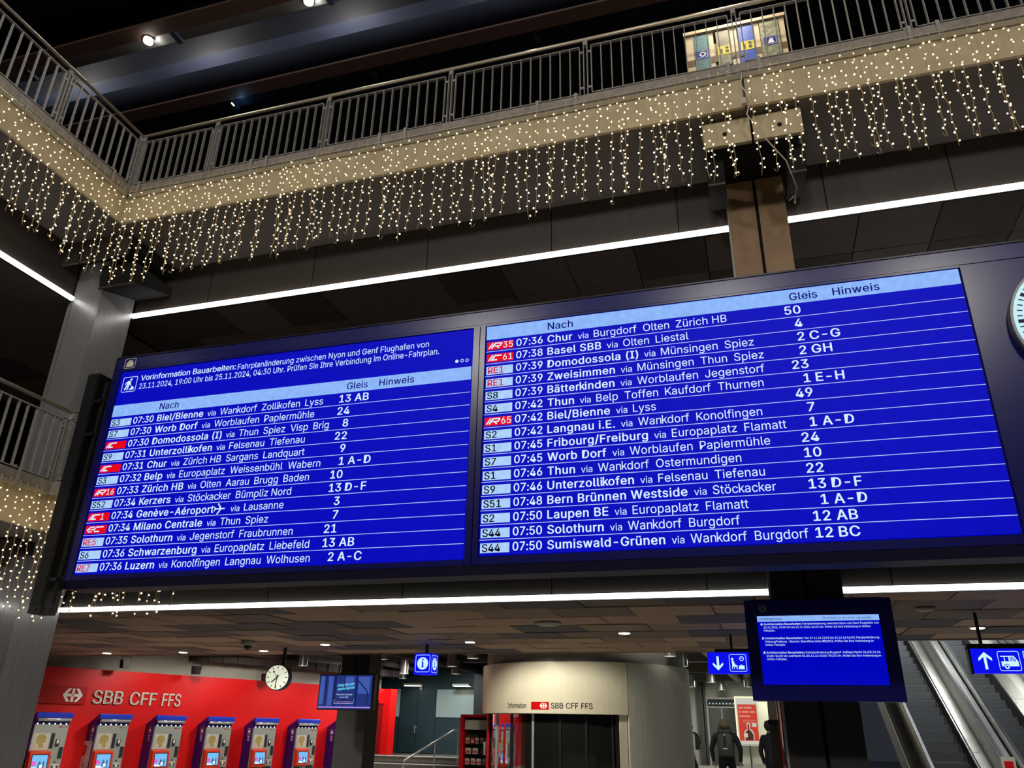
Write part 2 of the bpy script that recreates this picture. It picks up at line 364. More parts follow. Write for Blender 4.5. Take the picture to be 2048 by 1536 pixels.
# light strips along the bulkheads
def strip(x0,x1,y0,y1,z,label):
    t=thing('light_strip',label,'light',((x0+x1)/2,(y0+y1)/2,z))
    MB().box(x0,x1,y0,y1,z-.035,z+.03).build('tube',M['strip'],t)
    if x1-x0>y1-y0:
        MB().box(x0-.01,x1+.01,y1,y1+.03,z-.045,z+.05).build('housing',M['dark'],t)
    else: MB().box(x0-.03,x0,y0-.01,y1+.01,z-.045,z+.05).build('housing',M['dark'],t)
strip(-10.95,.19,SY-.04,SY+.03,ZM,'long white light strip above the departure board, left of the tan column')
strip(1.04,6.6,SY-.04,SY+.03,ZM,'white light strip right of the tan column, above the board')
strip(SX-.03,SX+.04,-6,9.75,ZM,'white light strip running to the grey corner column at the left edge')
strip(-10.95,.19,SY-.04,SY+.03,ZG,'long white light strip below the departure board')
strip(1.04,6.6,SY-.04,SY+.03,ZG,'white light strip below the board, right of the hanging information screen')
strip(SX-.03,SX+.04,-6,9.75,ZG,'low white light strip under the left lower gallery')

# ---------------------------------------------------------------- columns
def column(name,label,x0,x1,y0,y1,m,gap,z1=9.57,band=None):
    t=thing(name,label,'column',((x0+x1)/2,(y0+y1)/2,0))
    g0,g1=gap
    MB().box(x0,g0,y0,y1,0,z1).build('column_half',m,t); MB().box(g1,x1,y0,y1,0,z1).build('column_half',m,t)
    MB().box(g0,g1,y0+.06,y1,0,z1).build('joint',M['void'],t)
    return t
c=column('steel_column','tan steel column in two halves between the white light strips',.2,1.03,10.5,11.2,M['coltan'],(.59,.635))
MB().box(.195,.59,10.49,11.21,0,4.1).build('lower_cladding',M['pillard'],c); MB().box(.635,1.035,10.49,11.21,0,4.1).build('lower_cladding',M['pillard'],c)
MB().box(.17,.2,10.48,10.56,0,9.1).build('edge_strip',M['ductl'],c)
c=column('steel_column','grey steel corner column left of the departure board',-11.68,-10.97,9.8,10.58,M['colgrey'],(-11.6,-11.58))
MB().box(-10.975,-10.95,9.8,10.58,0,9.57).build('side_plate',M['colgrey'],c)
# bracket heads under the top gallery
def bracket(label,x0,x1,yf,yb,dz,xc0,xc1,front=True):
    t=thing('column_bracket',label,'bracket',((x0+x1)/2,yf,9.5-dz))
    z1=9.565-dz
    MB().box(x0,(x0+x1)/2-.02,yf,yf+.06,z1-.46,z1-.03).box((x0+x1)/2+.015,x1,yf,yf+.06,z1-.46,z1-.03).build('face_plate',M['fascia'] if front else M['bulk'],t)
    for xa in (x0+.3,x1-.3): MB().cyl((xa,yf-.008,z1-.27),.035,.02,10,ax='y').build('bolt_hole',M['void'],t)
    MB().box(x0+.02,x1-.02,yf+.06,yb,z1-.2,z1-.02).build('head_block',M['void'],t)
    for a,b in ((x0,xc0-.02),(xc1+.02,x1)):
        if b-a<.05: continue
        MB().prism([(yf+.25,z1-.46),(yb,z1-.46),(yb,z1-.62),(yf+.35,z1-.86)],a,b,'x').build('fin',M['void'],t)
        MB().box(a,b,yf+.32,yf+.36,z1-.88,z1-.85).build('fin_frame',M['duct'],t)
bracket('bolted beige plate bracket on top of the tan column',-.06,1.28,9.25,10.55,0,.2,1.03)
bracket('dark bracket around the head of the grey corner column',-12.25,-10.15,9.35,10.6,0,-11.68,-10.95,False)
bracket('dark bracket of the corner column under the lower gallery',-12.25,-10.94,9.35,10.6,ST,-11.68,-10.95,False)

# ---------------------------------------------------------------- railings
def railing(axis, a0, a1, posts, dz, label, clips, corner_hi=True):
    if axis=='x': P=lambda s,o,z:(s,YB+o,z-dz)
    else: P=lambda s,o,z:(XL-o,s,z-dz)
    def bx(mb,s0,s1,o0,o1,z0,z1):
        return mb.box(s0,s1,o0,o1,z0,z1,R=lambda p:P(*p))
    t=thing('gallery_railing',label,'railing',P((a0+a1)/2,0,10.2))
    MB().tube([P(a0,.0,11.42),P(a1,.0,11.42)],.03,12).build('handrail',M['handrail'],t)
    ch=MB(); bx(ch,a0,a1,-.035,-.03,10.125,10.27); bx(ch,a0,a1,-.06,-.03,10.095,10.115); ch.build('edge_channel',M['steel_d'],t)
    lip=MB(); bx(lip,a0,a1,-.055,.04,10.06,10.085); lip.build('lower_lip',M['chrome'],t)
    proto={}
    for p in posts:
        if not(a0-.1<=p<=a1+.1): continue
        pm=MB()
        for d in (-.028,.028):
            bx(pm,p+d-.006,p+d+.006,-.03,.03,10.12,11.3)
        pm.prism([(-.03,11.28),(.03,11.28),(.015,11.36),(.0,11.41),(-.015,11.36)],p-.034,p+.034,'x',R=(lambda q:P(q[0],q[1],q[2])))
        pm.build('post',M['steel'],t)
    ps=sorted(posts)
    for i in range(len(ps)-1):
        s0,s1=ps[i]+(.085 if not(i==0 and axis=='x') else .05),ps[i+1]-.085
        if s1<a0 or s0>a1: continue
        s0=max(s0,a0);s1=min(s1,a1)
        fm=MB(); bx(fm,s0,s1,-.025,.025,11.255,11.27); bx(fm,s0,s1,-.025,.025,10.3,10.315)
        bx(fm,s0,s0+.012,-.025,.025,10.3,11.27); bx(fm,s1-.012,s1,-.025,.025,10.3,11.27)
        for s in (s0-.06,s1):
            for z in (10.42,11.14): bx(fm,s,s+.06,-.01,.01,z,z+.035)
        fm.build('panel_frame',M['steel'],t)
        n=max(2,int(round((s1-s0)/.165)))
        for k in range(1,n):
            q=s0+(s1-s0)*k/n; b=MB(); bx(b,q-.006,q+.006,-.025,.025,10.315,11.255)
            key=axis
            if key in proto:
                o=share(proto[key][0],t); o.location=Vector(P(q,0,0))-Vector(P(proto[key][1],0,0))
            else: proto[key]=(b.build('bar',M['steel'],t),q)
    for s in clips:
        if a0<s<a1:
            c=MB(); bx(c,s-.025,s+.025,-.065,-.055,10.03,10.3); bx(c,s-.025,s+.025,-.065,.03,10.3,10.31)
            bx(c,s-.05,s-.01,.0,.05,10.31,10.35); c.build('clip',M['steel'],t)
    return t
bp=[-9.98+.02]+[-8.4+2.235*k for k in range(0,8)]
railing('x',-10.04,6.6,[-9.985]+[-8.4+2.235*k for k in range(0,7)],0,'steel bar railing along the back edge of the top gallery',[-9.8,-7.5,-7.2,-5.1,-4.65,-2.45,-1.85,.38,.8,2.75,3.1,5,5.4])
railing('y',-4,9.0,[8.965,7.3,5.07,2.84,.6,-1.6,-4],0,'steel bar railing on the left edge of the top gallery',[8.55,6.1,3.9])
railing('x',-10.04,-6.0,[-9.985,-8.4,-6.17],ST,'short end of lower gallery railing just left of the departure board',[-9.6])
railing('y',0,9.0,[8.965,6.72,4.5,2.2,.0],ST,'grey bar railing of the lower gallery at the left edge',[8.35,6.3])

# ---------------------------------------------------------------- roof over the atrium
roof=struct('ceiling', MB().box(-24,8,-14,22,16,16.3), M['roofblk'])
per=1.94
for k in range(-4,2):
    o=k*per
    for nm,y0,y1,z0,z1,m in (('roof_beam',8.52,8.95,14,14.05,'roofbr'),('roof_rib',9.42,9.9,14.2,14.9,'roofblk')):
        pass
def roofset(oy, xs_lamp, grey):
    """one bay of the roof: cove plate, panel above it, black beam"""
    y=oy
    MB().box(-18,7,y,y+.31,14,14.05).build('roof_beam',M['roofbr'],roof)                    # cove plate seen from below
    MB().box(-18,7,y+.29,y+.31,14.05,14.3).build('roof_beam',M['roofbr'],roof)
    MB().prism([(y-.75,14.85),(y+.27,15.1),(y+.27,15.15),(y-.75,14.9)],-18,7,'x').build('roof_panel',M['roofnavy'],roof)
    MB().box(-18,7,y-1.22,y-.72,14.25,15.2).build('roof_beam',M['roofblk'],roof)
    MB().box(-18,7,y-1.24,y-1.2,14.22,14.27).build('roof_rail',M['roofnavy'],roof)
    xs=[-17.4,-13.7,-10.0,-6.6,-3.05,.5,4.0,7]
    for a,b in zip(xs[:-1],xs[1:]):
        MB().box(a+.03,b-.03,y+.33,y+.6,14.08,14.1).build('roof_panel',M['roofgrey'] if grey else M['roofnavy'],roof)
        MB().box(b-.06,b+.06,y+.31,y+.62,14.02,14.12).build('roof_rib',M['roofblk'],roof)
    for x in xs_lamp: lamp('POINT',(x,y+.23,14.14),200,(1,.97,.9),.05)  # hidden points added to imitate the reflected glow on the panel
roofset(10.55,(-14,-10.45,-6.9,-3.2,.4,4),False)
roofset(8.64,(),True)
roofset(6.7,(),False); roofset(4.8,(-10.4,-6.9),False)
for i,(x,y,lb) in enumerate(((-10.55,8.98,'bright round roof floodlight above the left gallery corner'),(-6.95,9.02,'bright roof floodlight at the top edge of the picture'))):
    t=thing('floodlight',lb,'lamp',(x,y,13.98)); MB().cyl((x,y,13.94),.09,.04,16).build('lens',M['flood'],t); MB().cyl((x,y,13.98),.12,.16,16).build('lamp_body',M['black'],t)
    lamp('SPOT',(x,y+.0,13.9),60,(1,.96,.88),.08,(0,0,0),2.4); lamp('POINT',(x+.1,y+.12,14.0),2.,(1,.95,.86),.04)
t=thing('ceiling_sensor','tiny lamp with yellow-green leds on the blue roof panel','lamp',(-9.95,10.98,14.05))
MB().box(-10.15,-9.95,10.9,11.06,14.0,14.07).build('housing',M['black'],t)
for k in range(3): MB().box(-9.99,-9.965,10.93+k*.035,10.955+k*.035,13.985,14.0).build('led',M['blueled'],t)
lamp('POINT',(-9.8,11.0,13.9),1.2,(.3,.6,1),.03)

# ---------------------------------------------------------------- fairy light curtains
rng=random.Random(3)
def strand_mesh(L,seed,loop):
    r=random.Random(seed); pts=[]; z=0; x=y=0
    n=int(L/.07)
    for i in range(n+1):
        t=i/n; zz=-L*t
        if t>.25: x+=r.uniform(-.016,.016)-x*.06; y+=r.uniform(-.008,.008)-y*.1
        pts.append((x,y,zz))
    if loop: pts.append((x+.03,y,-L+.01)); pts.append((x+.05,y,-L+.05))
    wm=MB().tube([(0,0,.05),(0,0,-.04)],[.009,.005],5); wm.tube(pts,.004,4)
    bm=MB(); s=1; z=.12+r.uniform(0,.05)
    while z<L:
        k=min(int(z/L*n),n-1); p=Vector(pts[k]); s=-s if r.random()<.8 else s
        q=p+Vector((s*r.uniform(.012,.032),r.uniform(-.015,.012),-r.uniform(-.012,.02)))
        wm.tube([p,q],.0026,3)
        rr=r.uniform(.0095,.013)
        bm.tube([q+Vector((0,0,-rr)),q+Vector((0,0,-rr*.2)),q+Vector((0,0,rr*.8))],[rr*.5,rr,rr*.55],6,sm=False)
        z+=r.uniform(.08,.125)
    return wm,bm
protos=[]
for i in range(14):
    wm,bm=strand_mesh(1.86+rng.uniform(-.05,.05),i,i%3==0)
    protos.append((wm,bm))
pm=[]
def curtain(axis,a0,a1,dz,label,fix):
    P=(lambda s:(s,fix,10.08-dz)) if axis=='x' else (lambda s:(fix,s,10.08-dz))
    t=thing('fairy_light_curtain',label,'string lights',P((a0+a1)/2))
    base=t.location
    cm_=MB().tube([P(a0),P(a1)],.006,5); cm_.build('main_cable',M['clip'],t)
    s=a0+.05; grp=0.
    while s<a1-.03:
        k=rng.randrange(14)
        if len(pm)<=k or pm[k] is None:
            while len(pm)<=k: pm.append(None)
            wo=protos[k][0].build('strand',M['wire'],t,origin=(0,0,0)); bo=protos[k][1].build('bulbs',M['bulb'],wo,origin=(0,0,0),kind='stuff'); pm[k]=(wo,bo)
        else:
            wo=share(pm[k][0],t); bo=share(pm[k][1],wo)
        wo.location=Vector(P(s+rng.uniform(-.02,.02)))-base+Vector((0,rng.uniform(-.02,.015),0))
        wo.rotation_euler=(rng.uniform(-.01,.01),rng.uniform(-.035,.035),(0 if axis=='x' else PI/2)+rng.choice((0,PI))+rng.uniform(-.3,.3))
        wo.scale=(1,1,rng.uniform(.92,1.04))
        s+=rng.choice((.125,.14,.15,.165))
    return t
curtain('x',-9.98,.5,0,'warm fairy light curtain along the back gallery, left of the tan column joint',YB-.085)
curtain('x',.6,5.2,0,'warm fairy light curtain in the top right corner',YB-.085)
curtain('y',4.6,8.95,0,'warm fairy light curtain hanging from the left top gallery',XL+.085)
curtain('y',6.6,8.95,ST,'warm fairy light curtain below the lower left railing',XL+.085)
curtain('x',-9.98,-7.3,ST,'fairy light strands showing behind the lower left corner of the board',YB-.085)
t=thing('power_cable','white cable looping from the fairy lights down beside the tan column','cable',(.6,9.0,10))
MB().tube([(.55,8.95,10.05),(.52,8.95,9.85),(.58,8.95,9.7),(.62,8.96,9.55),(.55,8.98,9.35),(.72,9.05,9.0),(1.0,9.3,8.7),(1.12,9.6,8.45),(1.1,10.0,8.5),(1.16,10.4,8.75),(1.2,10.45,8.95),(1.08,10.45,8.85)],.009,6).build('cable_run',M['clip'],t)
MB().box(.5,.56,8.92,8.97,9.5,9.6).build('connector',M['clip'],t)

# ---------------------------------------------------------------- departure board
BX0,BX1,BZ0,BZ1,BYF=-8.54,4.25,3.03,6.30,8.2
bd=thing('departure_board','huge wide navy departure board with two glowing blue screens, hanging in the hall','display board',((BX0+BX1)/2,BYF,BZ0))
MB().box(BX0+.03,BX1,BYF+.06,BYF+.42,BZ0+.04,BZ1-.03).build('housing',M['dark'],bd)
fr=MB(); 
for x0,x1,z0,z1 in ((BX0,BX1,6.12,BZ1),(BX0,-8.425,BZ0+.1,6.11),(-3.045,-2.965,BZ0+.1,6.11),(-2.955,-2.89,BZ0+.1,6.11),(2.44,BX1,BZ0+.1,6.11)):
    MB().box(x0,x1,BYF,BYF+.06,z0,z1).build('bezel_panel',M['board'],bd)
MB().box(-8.42,-3.05,BYF,BYF+.06,BZ0+.1,3.195).build('bezel_panel',M['board'],bd); MB().box(-2.885,2.435,BYF,BYF+.06,BZ0+.1,3.22).build('bezel_panel',M['board'],bd)
MB().box(-3.05,-2.885,BYF+.01,BYF+.06,6.085,6.11).box(-8.42,2.44,BYF+.004,BYF+.06,6.09,6.118).build('bezel_panel',M['board'],bd)
MB().prism([(BYF,BZ0+.095),(BYF+.07,BZ0),(BYF+.4,BZ0),(BYF+.4,BZ0+.095)],BX0,BX1,'x').build('bottom_trim',M['trimnavy'],bd)
MB().box(BX0-.01,BX1,BYF-.012,BYF+.43,BZ1,BZ1+.02).box(BX0-.012,BX0,BYF-.008,BYF+.43,BZ0,BZ1).build('edge_trim',M['board_edge'],bd)
for x in (-7.5,-3,1.5): MB().box(x,x+.12,BYF+.42,YB+.1,4.2,4.4).build('wall_arm',M['dark'],bd)
F=FY(BYF)
sb=MB(); rrect(sb,-8.39,-8.2,6.125,6.285,.008,F,0,.004,.12)
rect(sb,-8.355,-8.235,6.15,6.22,F,0,.004); rect(sb,-8.33,-8.26,6.22,6.235,F,0,.004); poly(sb,[(-8.34,6.235),(-8.25,6.235),(-8.27,6.252),(-8.32,6.252)],F,0,.004)
sb.build('luggage_pictogram',M['white'],bd)
LM=[M['led_blue'],M['led_text'],M['led_badge'],M['led_red'],M['led_black'],M['led_redt'],M['led_head'],M['led_navy'],M['led_rule']]
ROWS_L=[('S3','07:30','Biel/Bienne','Wankdorf  Zollikofen  Lyss','13','AB'),('S7','07:30','Worb Dorf','Worblaufen  Papiermühle','24',''),('IC','07:30','Domodossola (I)','Thun  Spiez  Visp  Brig','8',''),
('S9','07:31','Unterzollikofen','Felsenau  Tiefenau','22',''),('IC','07:31','Chur','Zürich HB  Sargans  Landquart','9',''),('S3','07:32','Belp','Europaplatz  Weissenbühl  Wabern','1','A-D'),
('IR 16','07:33','Zürich HB','Olten  Aarau  Brugg  Baden','10',''),('S52','07:34','Kerzers','Stöckacker  Bümpliz Nord','13','D-F'),('IC 1','07:34','Genève-Aéroport@','Lausanne','3',''),
('EC','07:34','Milano Centrale','Thun  Spiez','7',''),('RE5','07:35','Solothurn','Jegenstorf  Fraubrunnen','21',''),('S6','07:36','Schwarzenburg','Europaplatz  Liebefeld','13','AB'),('RE7','07:36','Luzern','Konolfingen  Langnau  Wolhusen','2','A-C')]
ROWS_R=[('IR 35','07:36','Chur','Burgdorf  Olten  Zürich HB','50',''),('IC 61','07:38','Basel SBB','Olten  Liestal','4',''),('RE1','07:39','Domodossola (I)','Münsingen  Spiez','2','C-G'),
('RE1','07:39','Zweisimmen','Münsingen  Thun  Spiez','2','GH'),('S8','07:39','Bätterkinden','Worblaufen  Jegenstorf','23',''),('S4','07:42','Thun','Belp  Toffen  Kaufdorf  Thurnen','1','E-H'),
('IR 65','07:42','Biel/Bienne','Lyss','49',''),('S2','07:42','Langnau i.E.','Wankdorf  Konolfingen','7',''),('S1','07:45','Fribourg/Freiburg','Europaplatz  Flamatt','1','A-D'),
('S7','07:45','Worb Dorf','Worblaufen  Papiermühle','24',''),('S1','07:46','Thun','Wankdorf  Ostermundigen','10',''),('S9','07:46','Unterzollikofen','Felsenau  Tiefenau','22',''),
('S51','07:48','Bern Brünnen Westside','Stöckacker','13','D-F'),('S2','07:50','Laupen BE','Europaplatz  Flamatt','1','A-D'),('S44','07:50','Solothurn','Wankdorf  Burgdorf','12','AB'),('S44','07:50','Sumiswald-Grünen','Wankdorf  Burgdorf','12','BC')]
YS=BYF+.012
def screen(x0,x1,z0,z1):
    return MB().box(x0,x1,YS,YS+.045,z0,z1).build('screen',M['led_blue'],bd)
def row(scr,x0,kx,zb,h,data,last):
    F=FY(YS,x0,0); mb=MB(); line,tm,dst,via,gl,sec=data; base=zb+.036
    bx0,bx1=.012*kx,.35*kx
    red=line[:2] in('IC','IR','EC'); rect(mb,bx0,bx1,zb+.022,zb+.13,F,3 if red else 2,.003)
    if red:
        # slanted train-class logos
        a=line.split(); x=.035; c=.075; s=.35
        zb2=zb+.04
        def L(p,q,t=.017): line2(mb,p,q,t,F,1,.006)
        if a[0]=='EC':
            L((x+.02,zb2+c*.5),(x+.12,zb2+c*.5),.013); poly(mb,[(x,zb2+c*.45),(x+.055,zb2+c),(x+.135,zb2+c),(x+.12,zb2+c-.015),(x+.06,zb2+c-.015),(x+.02,zb2+c*.45),(x+.045,zb2+.015),(x+.1,zb2+.015),(x+.085,zb2),(x+.04,zb2)],F,1)
            L((x+.12,zb2+c*.5),(x+.165,zb2+c-.008),.014); L((x+.155,zb2+c-.008),(x+.27,zb2+c-.008)); L((x+.12,zb2+c*.5),(x+.14,zb2+.008),.014); L((x+.135,zb2+.008),(x+.21,zb2+.008)); xe=x+.27
        else:
            L((x,zb2),(x+.055,zb2+c)); 
            if a[0]=='IC':
                L((x+.035,zb2),(x+.09,zb2+c),.02); L((x+.08,zb2+c-.009),(x+.165,zb2+c-.009),.018); L((x+.035,zb2+.009),(x+.11,zb2+.009),.018); xe=x+.165
            else:
                L((x+.035,zb2),(x+.09,zb2+c),.02); L((x+.08,zb2+c-.008),(x+.17,zb2+c-.008)); L((x+.075,zb2+c*.42),(x+.15,zb2+c*.42),.014); L((x+.145,zb2+c*.42),(x+.17,zb2+c-.01)); L((x+.1,zb2+c*.42),(x+.13,zb2),.018); xe=x+.17
            if len(a)>1: text(mb,a[1],x+.185,zb2-.002,.082,F,1,.012,.95)
    else: text(mb,line,.035*kx,zb+.034,.085,F,5 if line[0:2]=='RE' else 4,.035,.98)
    mb.build('line_badge',LM,scr); mb=MB()
    text(mb,tm,.39*kx,base,.094,F,1,.026,width=.328*kx)
    mb.build('departure_time',LM,scr); mb=MB()
    air = dst.endswith('@'); dst=dst.rstrip('@')
    xe=text(mb,dst,.783*kx,base,.094,F,1,.034,SXB*kx,1.06)
    if air:
        cx,cz=xe+.09,base+.045; line2(mb,(cx-.075,cz),(cx+.075,cz),.016,F,1); line2(mb,(cx+.02,cz),(cx-.03,cz+.07),.018,F,1); line2(mb,(cx+.02,cz),(cx-.03,cz-.07),.018,F,1); line2(mb,(cx-.06,cz),(cx-.08,cz+.03),.012,F,1); line2(mb,(cx-.06,cz),(cx-.08,cz-.03),.012,F,1); xe=cx+.09
    mb.build('destination',LM,scr); mb=MB()
    xe=text(mb,'via',xe+.072*kx,base,.076,F,1,.0,SXR*kx); mb.build('via_word',LM,scr)
    xx=xe+.065*kx
    for wd_ in via.split('  '): mb=MB(); xx=text(mb,wd_,xx,base,.094,F,1,.004,SXR*kx,1.0)+.078*kx; mb.build('stop_name',LM,scr)
    mb=MB()
    gx=3.67 if x0>-5 else 3.735
    text(mb,gl,gx,base,.1,F,1,.034,1.03,1.02,'r')
    if sec: mb.build('track_number',LM,scr); mb=MB(); text(mb,sec,gx+.06,base,.1,F,1,.034,1.06,1.06)
    mb.build('track_sector' if sec else 'track_number',LM,scr)
    if not last: mb=MB(); rect(mb,0,(x1_-x0),zb-.003,zb+.004,F,8,.004); mb.build('row_rule',LM,scr)
def header(scr,x0,w,z0,z1,gl,kx):
    F=FY(YS,x0,0); mb=MB(); rect(mb,0,w,z0,z1,F,6,.003)
    b=z0+.042
    mb.build('heading_bar',LM,scr); mb=MB(); text(mb,'Nach',.785*kx,b,.094,F,7,.03,1.02,1.02); mb.build('heading_word',LM,scr); mb=MB(); text(mb,'Gleis',gl,b,.092,F,7,.03,1.0,1.02); mb.build('heading_word',LM,scr); mb=MB(); text(mb,'Hinweis',gl+.455,b,.092,F,7,.03,1.0,1.04)
    mb.build('heading_word',LM,scr)
x1_=-3.06; SL=screen(-8.41,-3.06,3.205,6.075)
header(SL,-8.41,5.35,5.385,5.56,3.665,1.01)
for i,d in enumerate(ROWS_L): row(SL,-8.41,1.015,5.385-.1676*(i+1),.1676,d,i==12)
F=FY(YS,-8.41,0); mb=MB(); rrect(mb,.055,.3,5.755,5.99,.008,F,1,.004,.1)
# road-works figure
disc2(mb,.195,5.945,.018,F,1,.005,12); poly(mb,[(.15,5.93),(.185,5.925),(.205,5.89),(.185,5.86),(.15,5.87),(.125,5.9)],F,1)
line2(mb,(.15,5.88),(.11,5.79),.022,F,1); line2(mb,(.165,5.88),(.165,5.83),.022,F,1); line2(mb,(.165,5.835),(.15,5.785),.02,F,1); line2(mb,(.13,5.91),(.105,5.87),.014,F,1)
line2(mb,(.17,5.9),(.215,5.845),.01,F,1); poly(mb,[(.185,5.785),(.27,5.785),(.265,5.815),(.245,5.84),(.225,5.835),(.21,5.81)],F,1)
mb.build('roadworks_pictogram',LM,SL)
mb=MB(); text(mb,'Vorinformation Bauarbeiten:',.36,5.91,.083,F,1,.02,width=1.56); mb.build('notice_text',LM,SL); mb=MB(); text(mb,'Fahrplanänderung zwischen Nyon und Genf Flughafen von',1.955,5.9,.083,F,1,.002,width=2.81)
mb.build('notice_text',LM,SL); mb=MB()
text(mb,'23.11.2024, 19:00 Uhr bis 25.11.2024, 04:30 Uhr. Prüfen Sie Ihre Verbindung im Online-Fahrplan.',.36,5.78,.083,F,1,.002,width=4.55)
mb.build('notice_text',LM,SL)
mb=MB(); disc2(mb,5.155,5.65,.022,F,1); disc2(mb,5.225,5.65,.022,F,1,r_in=.015); disc2(mb,5.29,5.65,.022,F,1,r_in=.015); mb.build('page_dots',LM,SL)
x1_=2.42; SR=screen(-2.875,2.42,3.235,6.08)
header(SR,-2.875,5.295,5.895,6.078,3.575,1.)
for i,d in enumerate(ROWS_R): row(SR,-2.875,1.,5.895-.1662*(i+1),.1662,d,i==15)
# black loudspeaker columns at the left end of the board
def speaker(label,x0,x1,y0,y1,z0,z1):
    t=thing('column_speaker',label,'speaker',((x0+x1)/2,(y0+y1)/2,z0))
    MB().box(x0,x1,y0,y1,z0,z1).build('cabinet',M['black'],t)
    g=MB().box(x0+.02,x1-.02,y0-.008,y0,z0+.1,z0+.72).box(x0+.02,x1-.02,y0-.008,y0,z0+.78,z1-.05); g.build('grille',M['dark'],t)
    MB().cyl(((x0+x1)/2,y0-.012,z0+.06),.02,.012,10,ax='y').build('badge_screw',M['duct'],t)
    for z in (z0+2.4,z0+2.9,z0+.4): MB().box(x1,x1+(.12 if x1<-8.7 else .014),y0+.01,y0+.06,z,z+.05).build('bracket',M['black'],t)
speaker('tall black speaker column left of the departure board, outer and wider',-8.95,-8.745,8.15,8.4,2.72,6.08)
speaker('slim black speaker column squeezed against the left end of the board',-8.665,-8.595,8.2,8.27,2.74,5.95)
# big clock on the right end of the board
def clock(root,cx,cz,r,F,face,hands):
    mb=MB(); disc2(mb,cx,cz,r,F,0,.0,48); mb.build('dial',[face],root)
    mb=MB()
    for k in range(60):
        a=2*PI*k/60; L,w=(.24,.062) if k%5==0 else (.075,.02)
        p=(cx+math.sin(a)*r*.95,cz+math.cos(a)*r*.95); q=(cx+math.sin(a)*r*(.95-L),cz+math.cos(a)*r*(.95-L)); 
        if hands!='small' or k%5==0: line2(mb,p,q,(w if hands!='small' else .055)*r,F,0,.004)
    mb.build('minute_marks',[M['ink']],root)
    for a,L0,L1,w in ((225+1,-.22,.6,.1),(180+3,-.22,.88,.08)):
        h=MB(); a=math.radians(a); line2(h,(cx+math.sin(a)*r*L0,cz+math.cos(a)*r*L0),(cx+math.sin(a)*r*L1,cz+math.cos(a)*r*L1),w*r,F,0,.008); h.build('hand',[M['ink']],root)
    h=MB(); a=math.radians(325); line2(h,(cx-math.sin(a)*r*.2,cz-math.cos(a)*r*.2),(cx+math.sin(a)*r*.5,cz+math.cos(a)*r*.5),.03*r,F,0,.012); disc2(h,cx+math.sin(a)*r*.55,cz+math.cos(a)*r*.55,.08*r,F,0,.012,14); h.build('second_hand',[M['redd'] if hands!='small' else M['ink']],root)
ck=thing('station_clock','large round station clock on the right end of the departure board','clock',(3.4,8.2,5.32))
MB().cyl((3.4,8.08,5.32),.66,.12,48,ax='y').build('rim',M['clockring'],ck)
clock(ck,3.4,5.32,.635,FY(8.076),M['clockblue'],'big')

# ---------------------------------------------------------------- information screen in front of the column
t=thing('information_screen','square navy information monitor with small white text, hung below the board','monitor',(.64,9.75,1.83))
MB().box(-.13,1.43,9.7,9.84,1.825,2.9).build('housing',M['board'],t)
MB().box(-.05,1.35,9.75,9.8,2.9,2.915).build('top_bracket',M['duct'],t); MB().box(.4,.8,9.84,10.48,2.2,2.6).build('wall_arm',M['dark'],t)
s_=MB().box(0,1.285,9.694,9.7,1.99,2.722).build('screen',M['led_blue'],t)
F=FY(9.694); mb=MB(); rect(mb,0,1.285,2.66,2.722,F,6,.002); text(mb,'Informationen',.02,2.676,.026,F,7,.02,width=.255); text(mb,'Informationen zum Bahnverkehr:',.7,2.682,.016,F,7,.0,width=.34); text(mb,'sbb.ch/railinfo',1.055,2.682,.016,F,7,.0,width=.15)
rect(mb,1.055,1.205,2.677,2.679,F,7,.004); mb.build('heading',LM,s_)
pars=[('Fahrplanänderung zwischen Nyon und Genf Flughafen von',['23.11.2024, 19:00 Uhr bis 25.11.2024, 04:30 Uhr. Prüfen Sie Ihre Verbindung im Online-','Fahrplan.'],(.79,.0)),
('Von 29.11.24 22:00 bis 02.12.24 04:00: Fahrplanänderung',['Fribourg/Freiburg - Romont. Betroffene Linie: RE2/IC1. Prüfen Sie Ihre Verbindung im','Online-Fahrplan.'],(.77,0)),
('Fahrplanänderung Burgdorf-Aefligen Nacht 24./25.11.24',['23:20-04:20 Uhr und Nacht 25./26.11.24 23:00-05:33 Uhr. Prüfen Sie Ihre Verbindung im','Online-Fahrplan.'],(.76,0))]
for i,(a,ls,wd_) in enumerate(pars):
    mb=MB(); z=2.622-i*.153; poly(mb,[(.03,z),(.045,z),(.05,z+.02),(.04,z+.024)],F,1,.004); line2(mb,(.033,z+.012),(.055,z),.006,F,1)
    text(mb,'Vorinformation Bauarbeiten:',.062,z,.021,F,1,.02,width=.41,eps=.004); mb.build('notice_text',LM,s_); mb=MB(); text(mb,a,.482,z,.021,F,1,.004,width=wd_[0],eps=.004)
    mb.build('notice_text',LM,s_); mb=MB()
    text(mb,ls[0],.062,z-.036,.021,F,1,.004,width=1.13 if i!=2 else 1.18,eps=.004); mb.build('notice_text',LM,s_); mb=MB(); text(mb,ls[1],.062,z-.07,.021,F,1,.004,width=.12 if i==0 else .215,eps=.004)
    mb.build('notice_text',LM,s_)
mb=MB(); disc2(mb,.07,2.805,.042,FY(9.7),0,.003,24); mb.build('info_badge',[M['inkgrey']],t)
mb=MB(); disc2(mb,.07,2.832,.008,FY(9.7),0,.006,10); rect(mb,.062,.078,2.78,2.816,FY(9.7),0,.006); rect(mb,.055,.085,2.775,2.782,FY(9.7),0,.006); rect(mb,.056,.07,2.81,2.817,FY(9.7),0,.006); mb.build('info_letter',[M['board']],t)

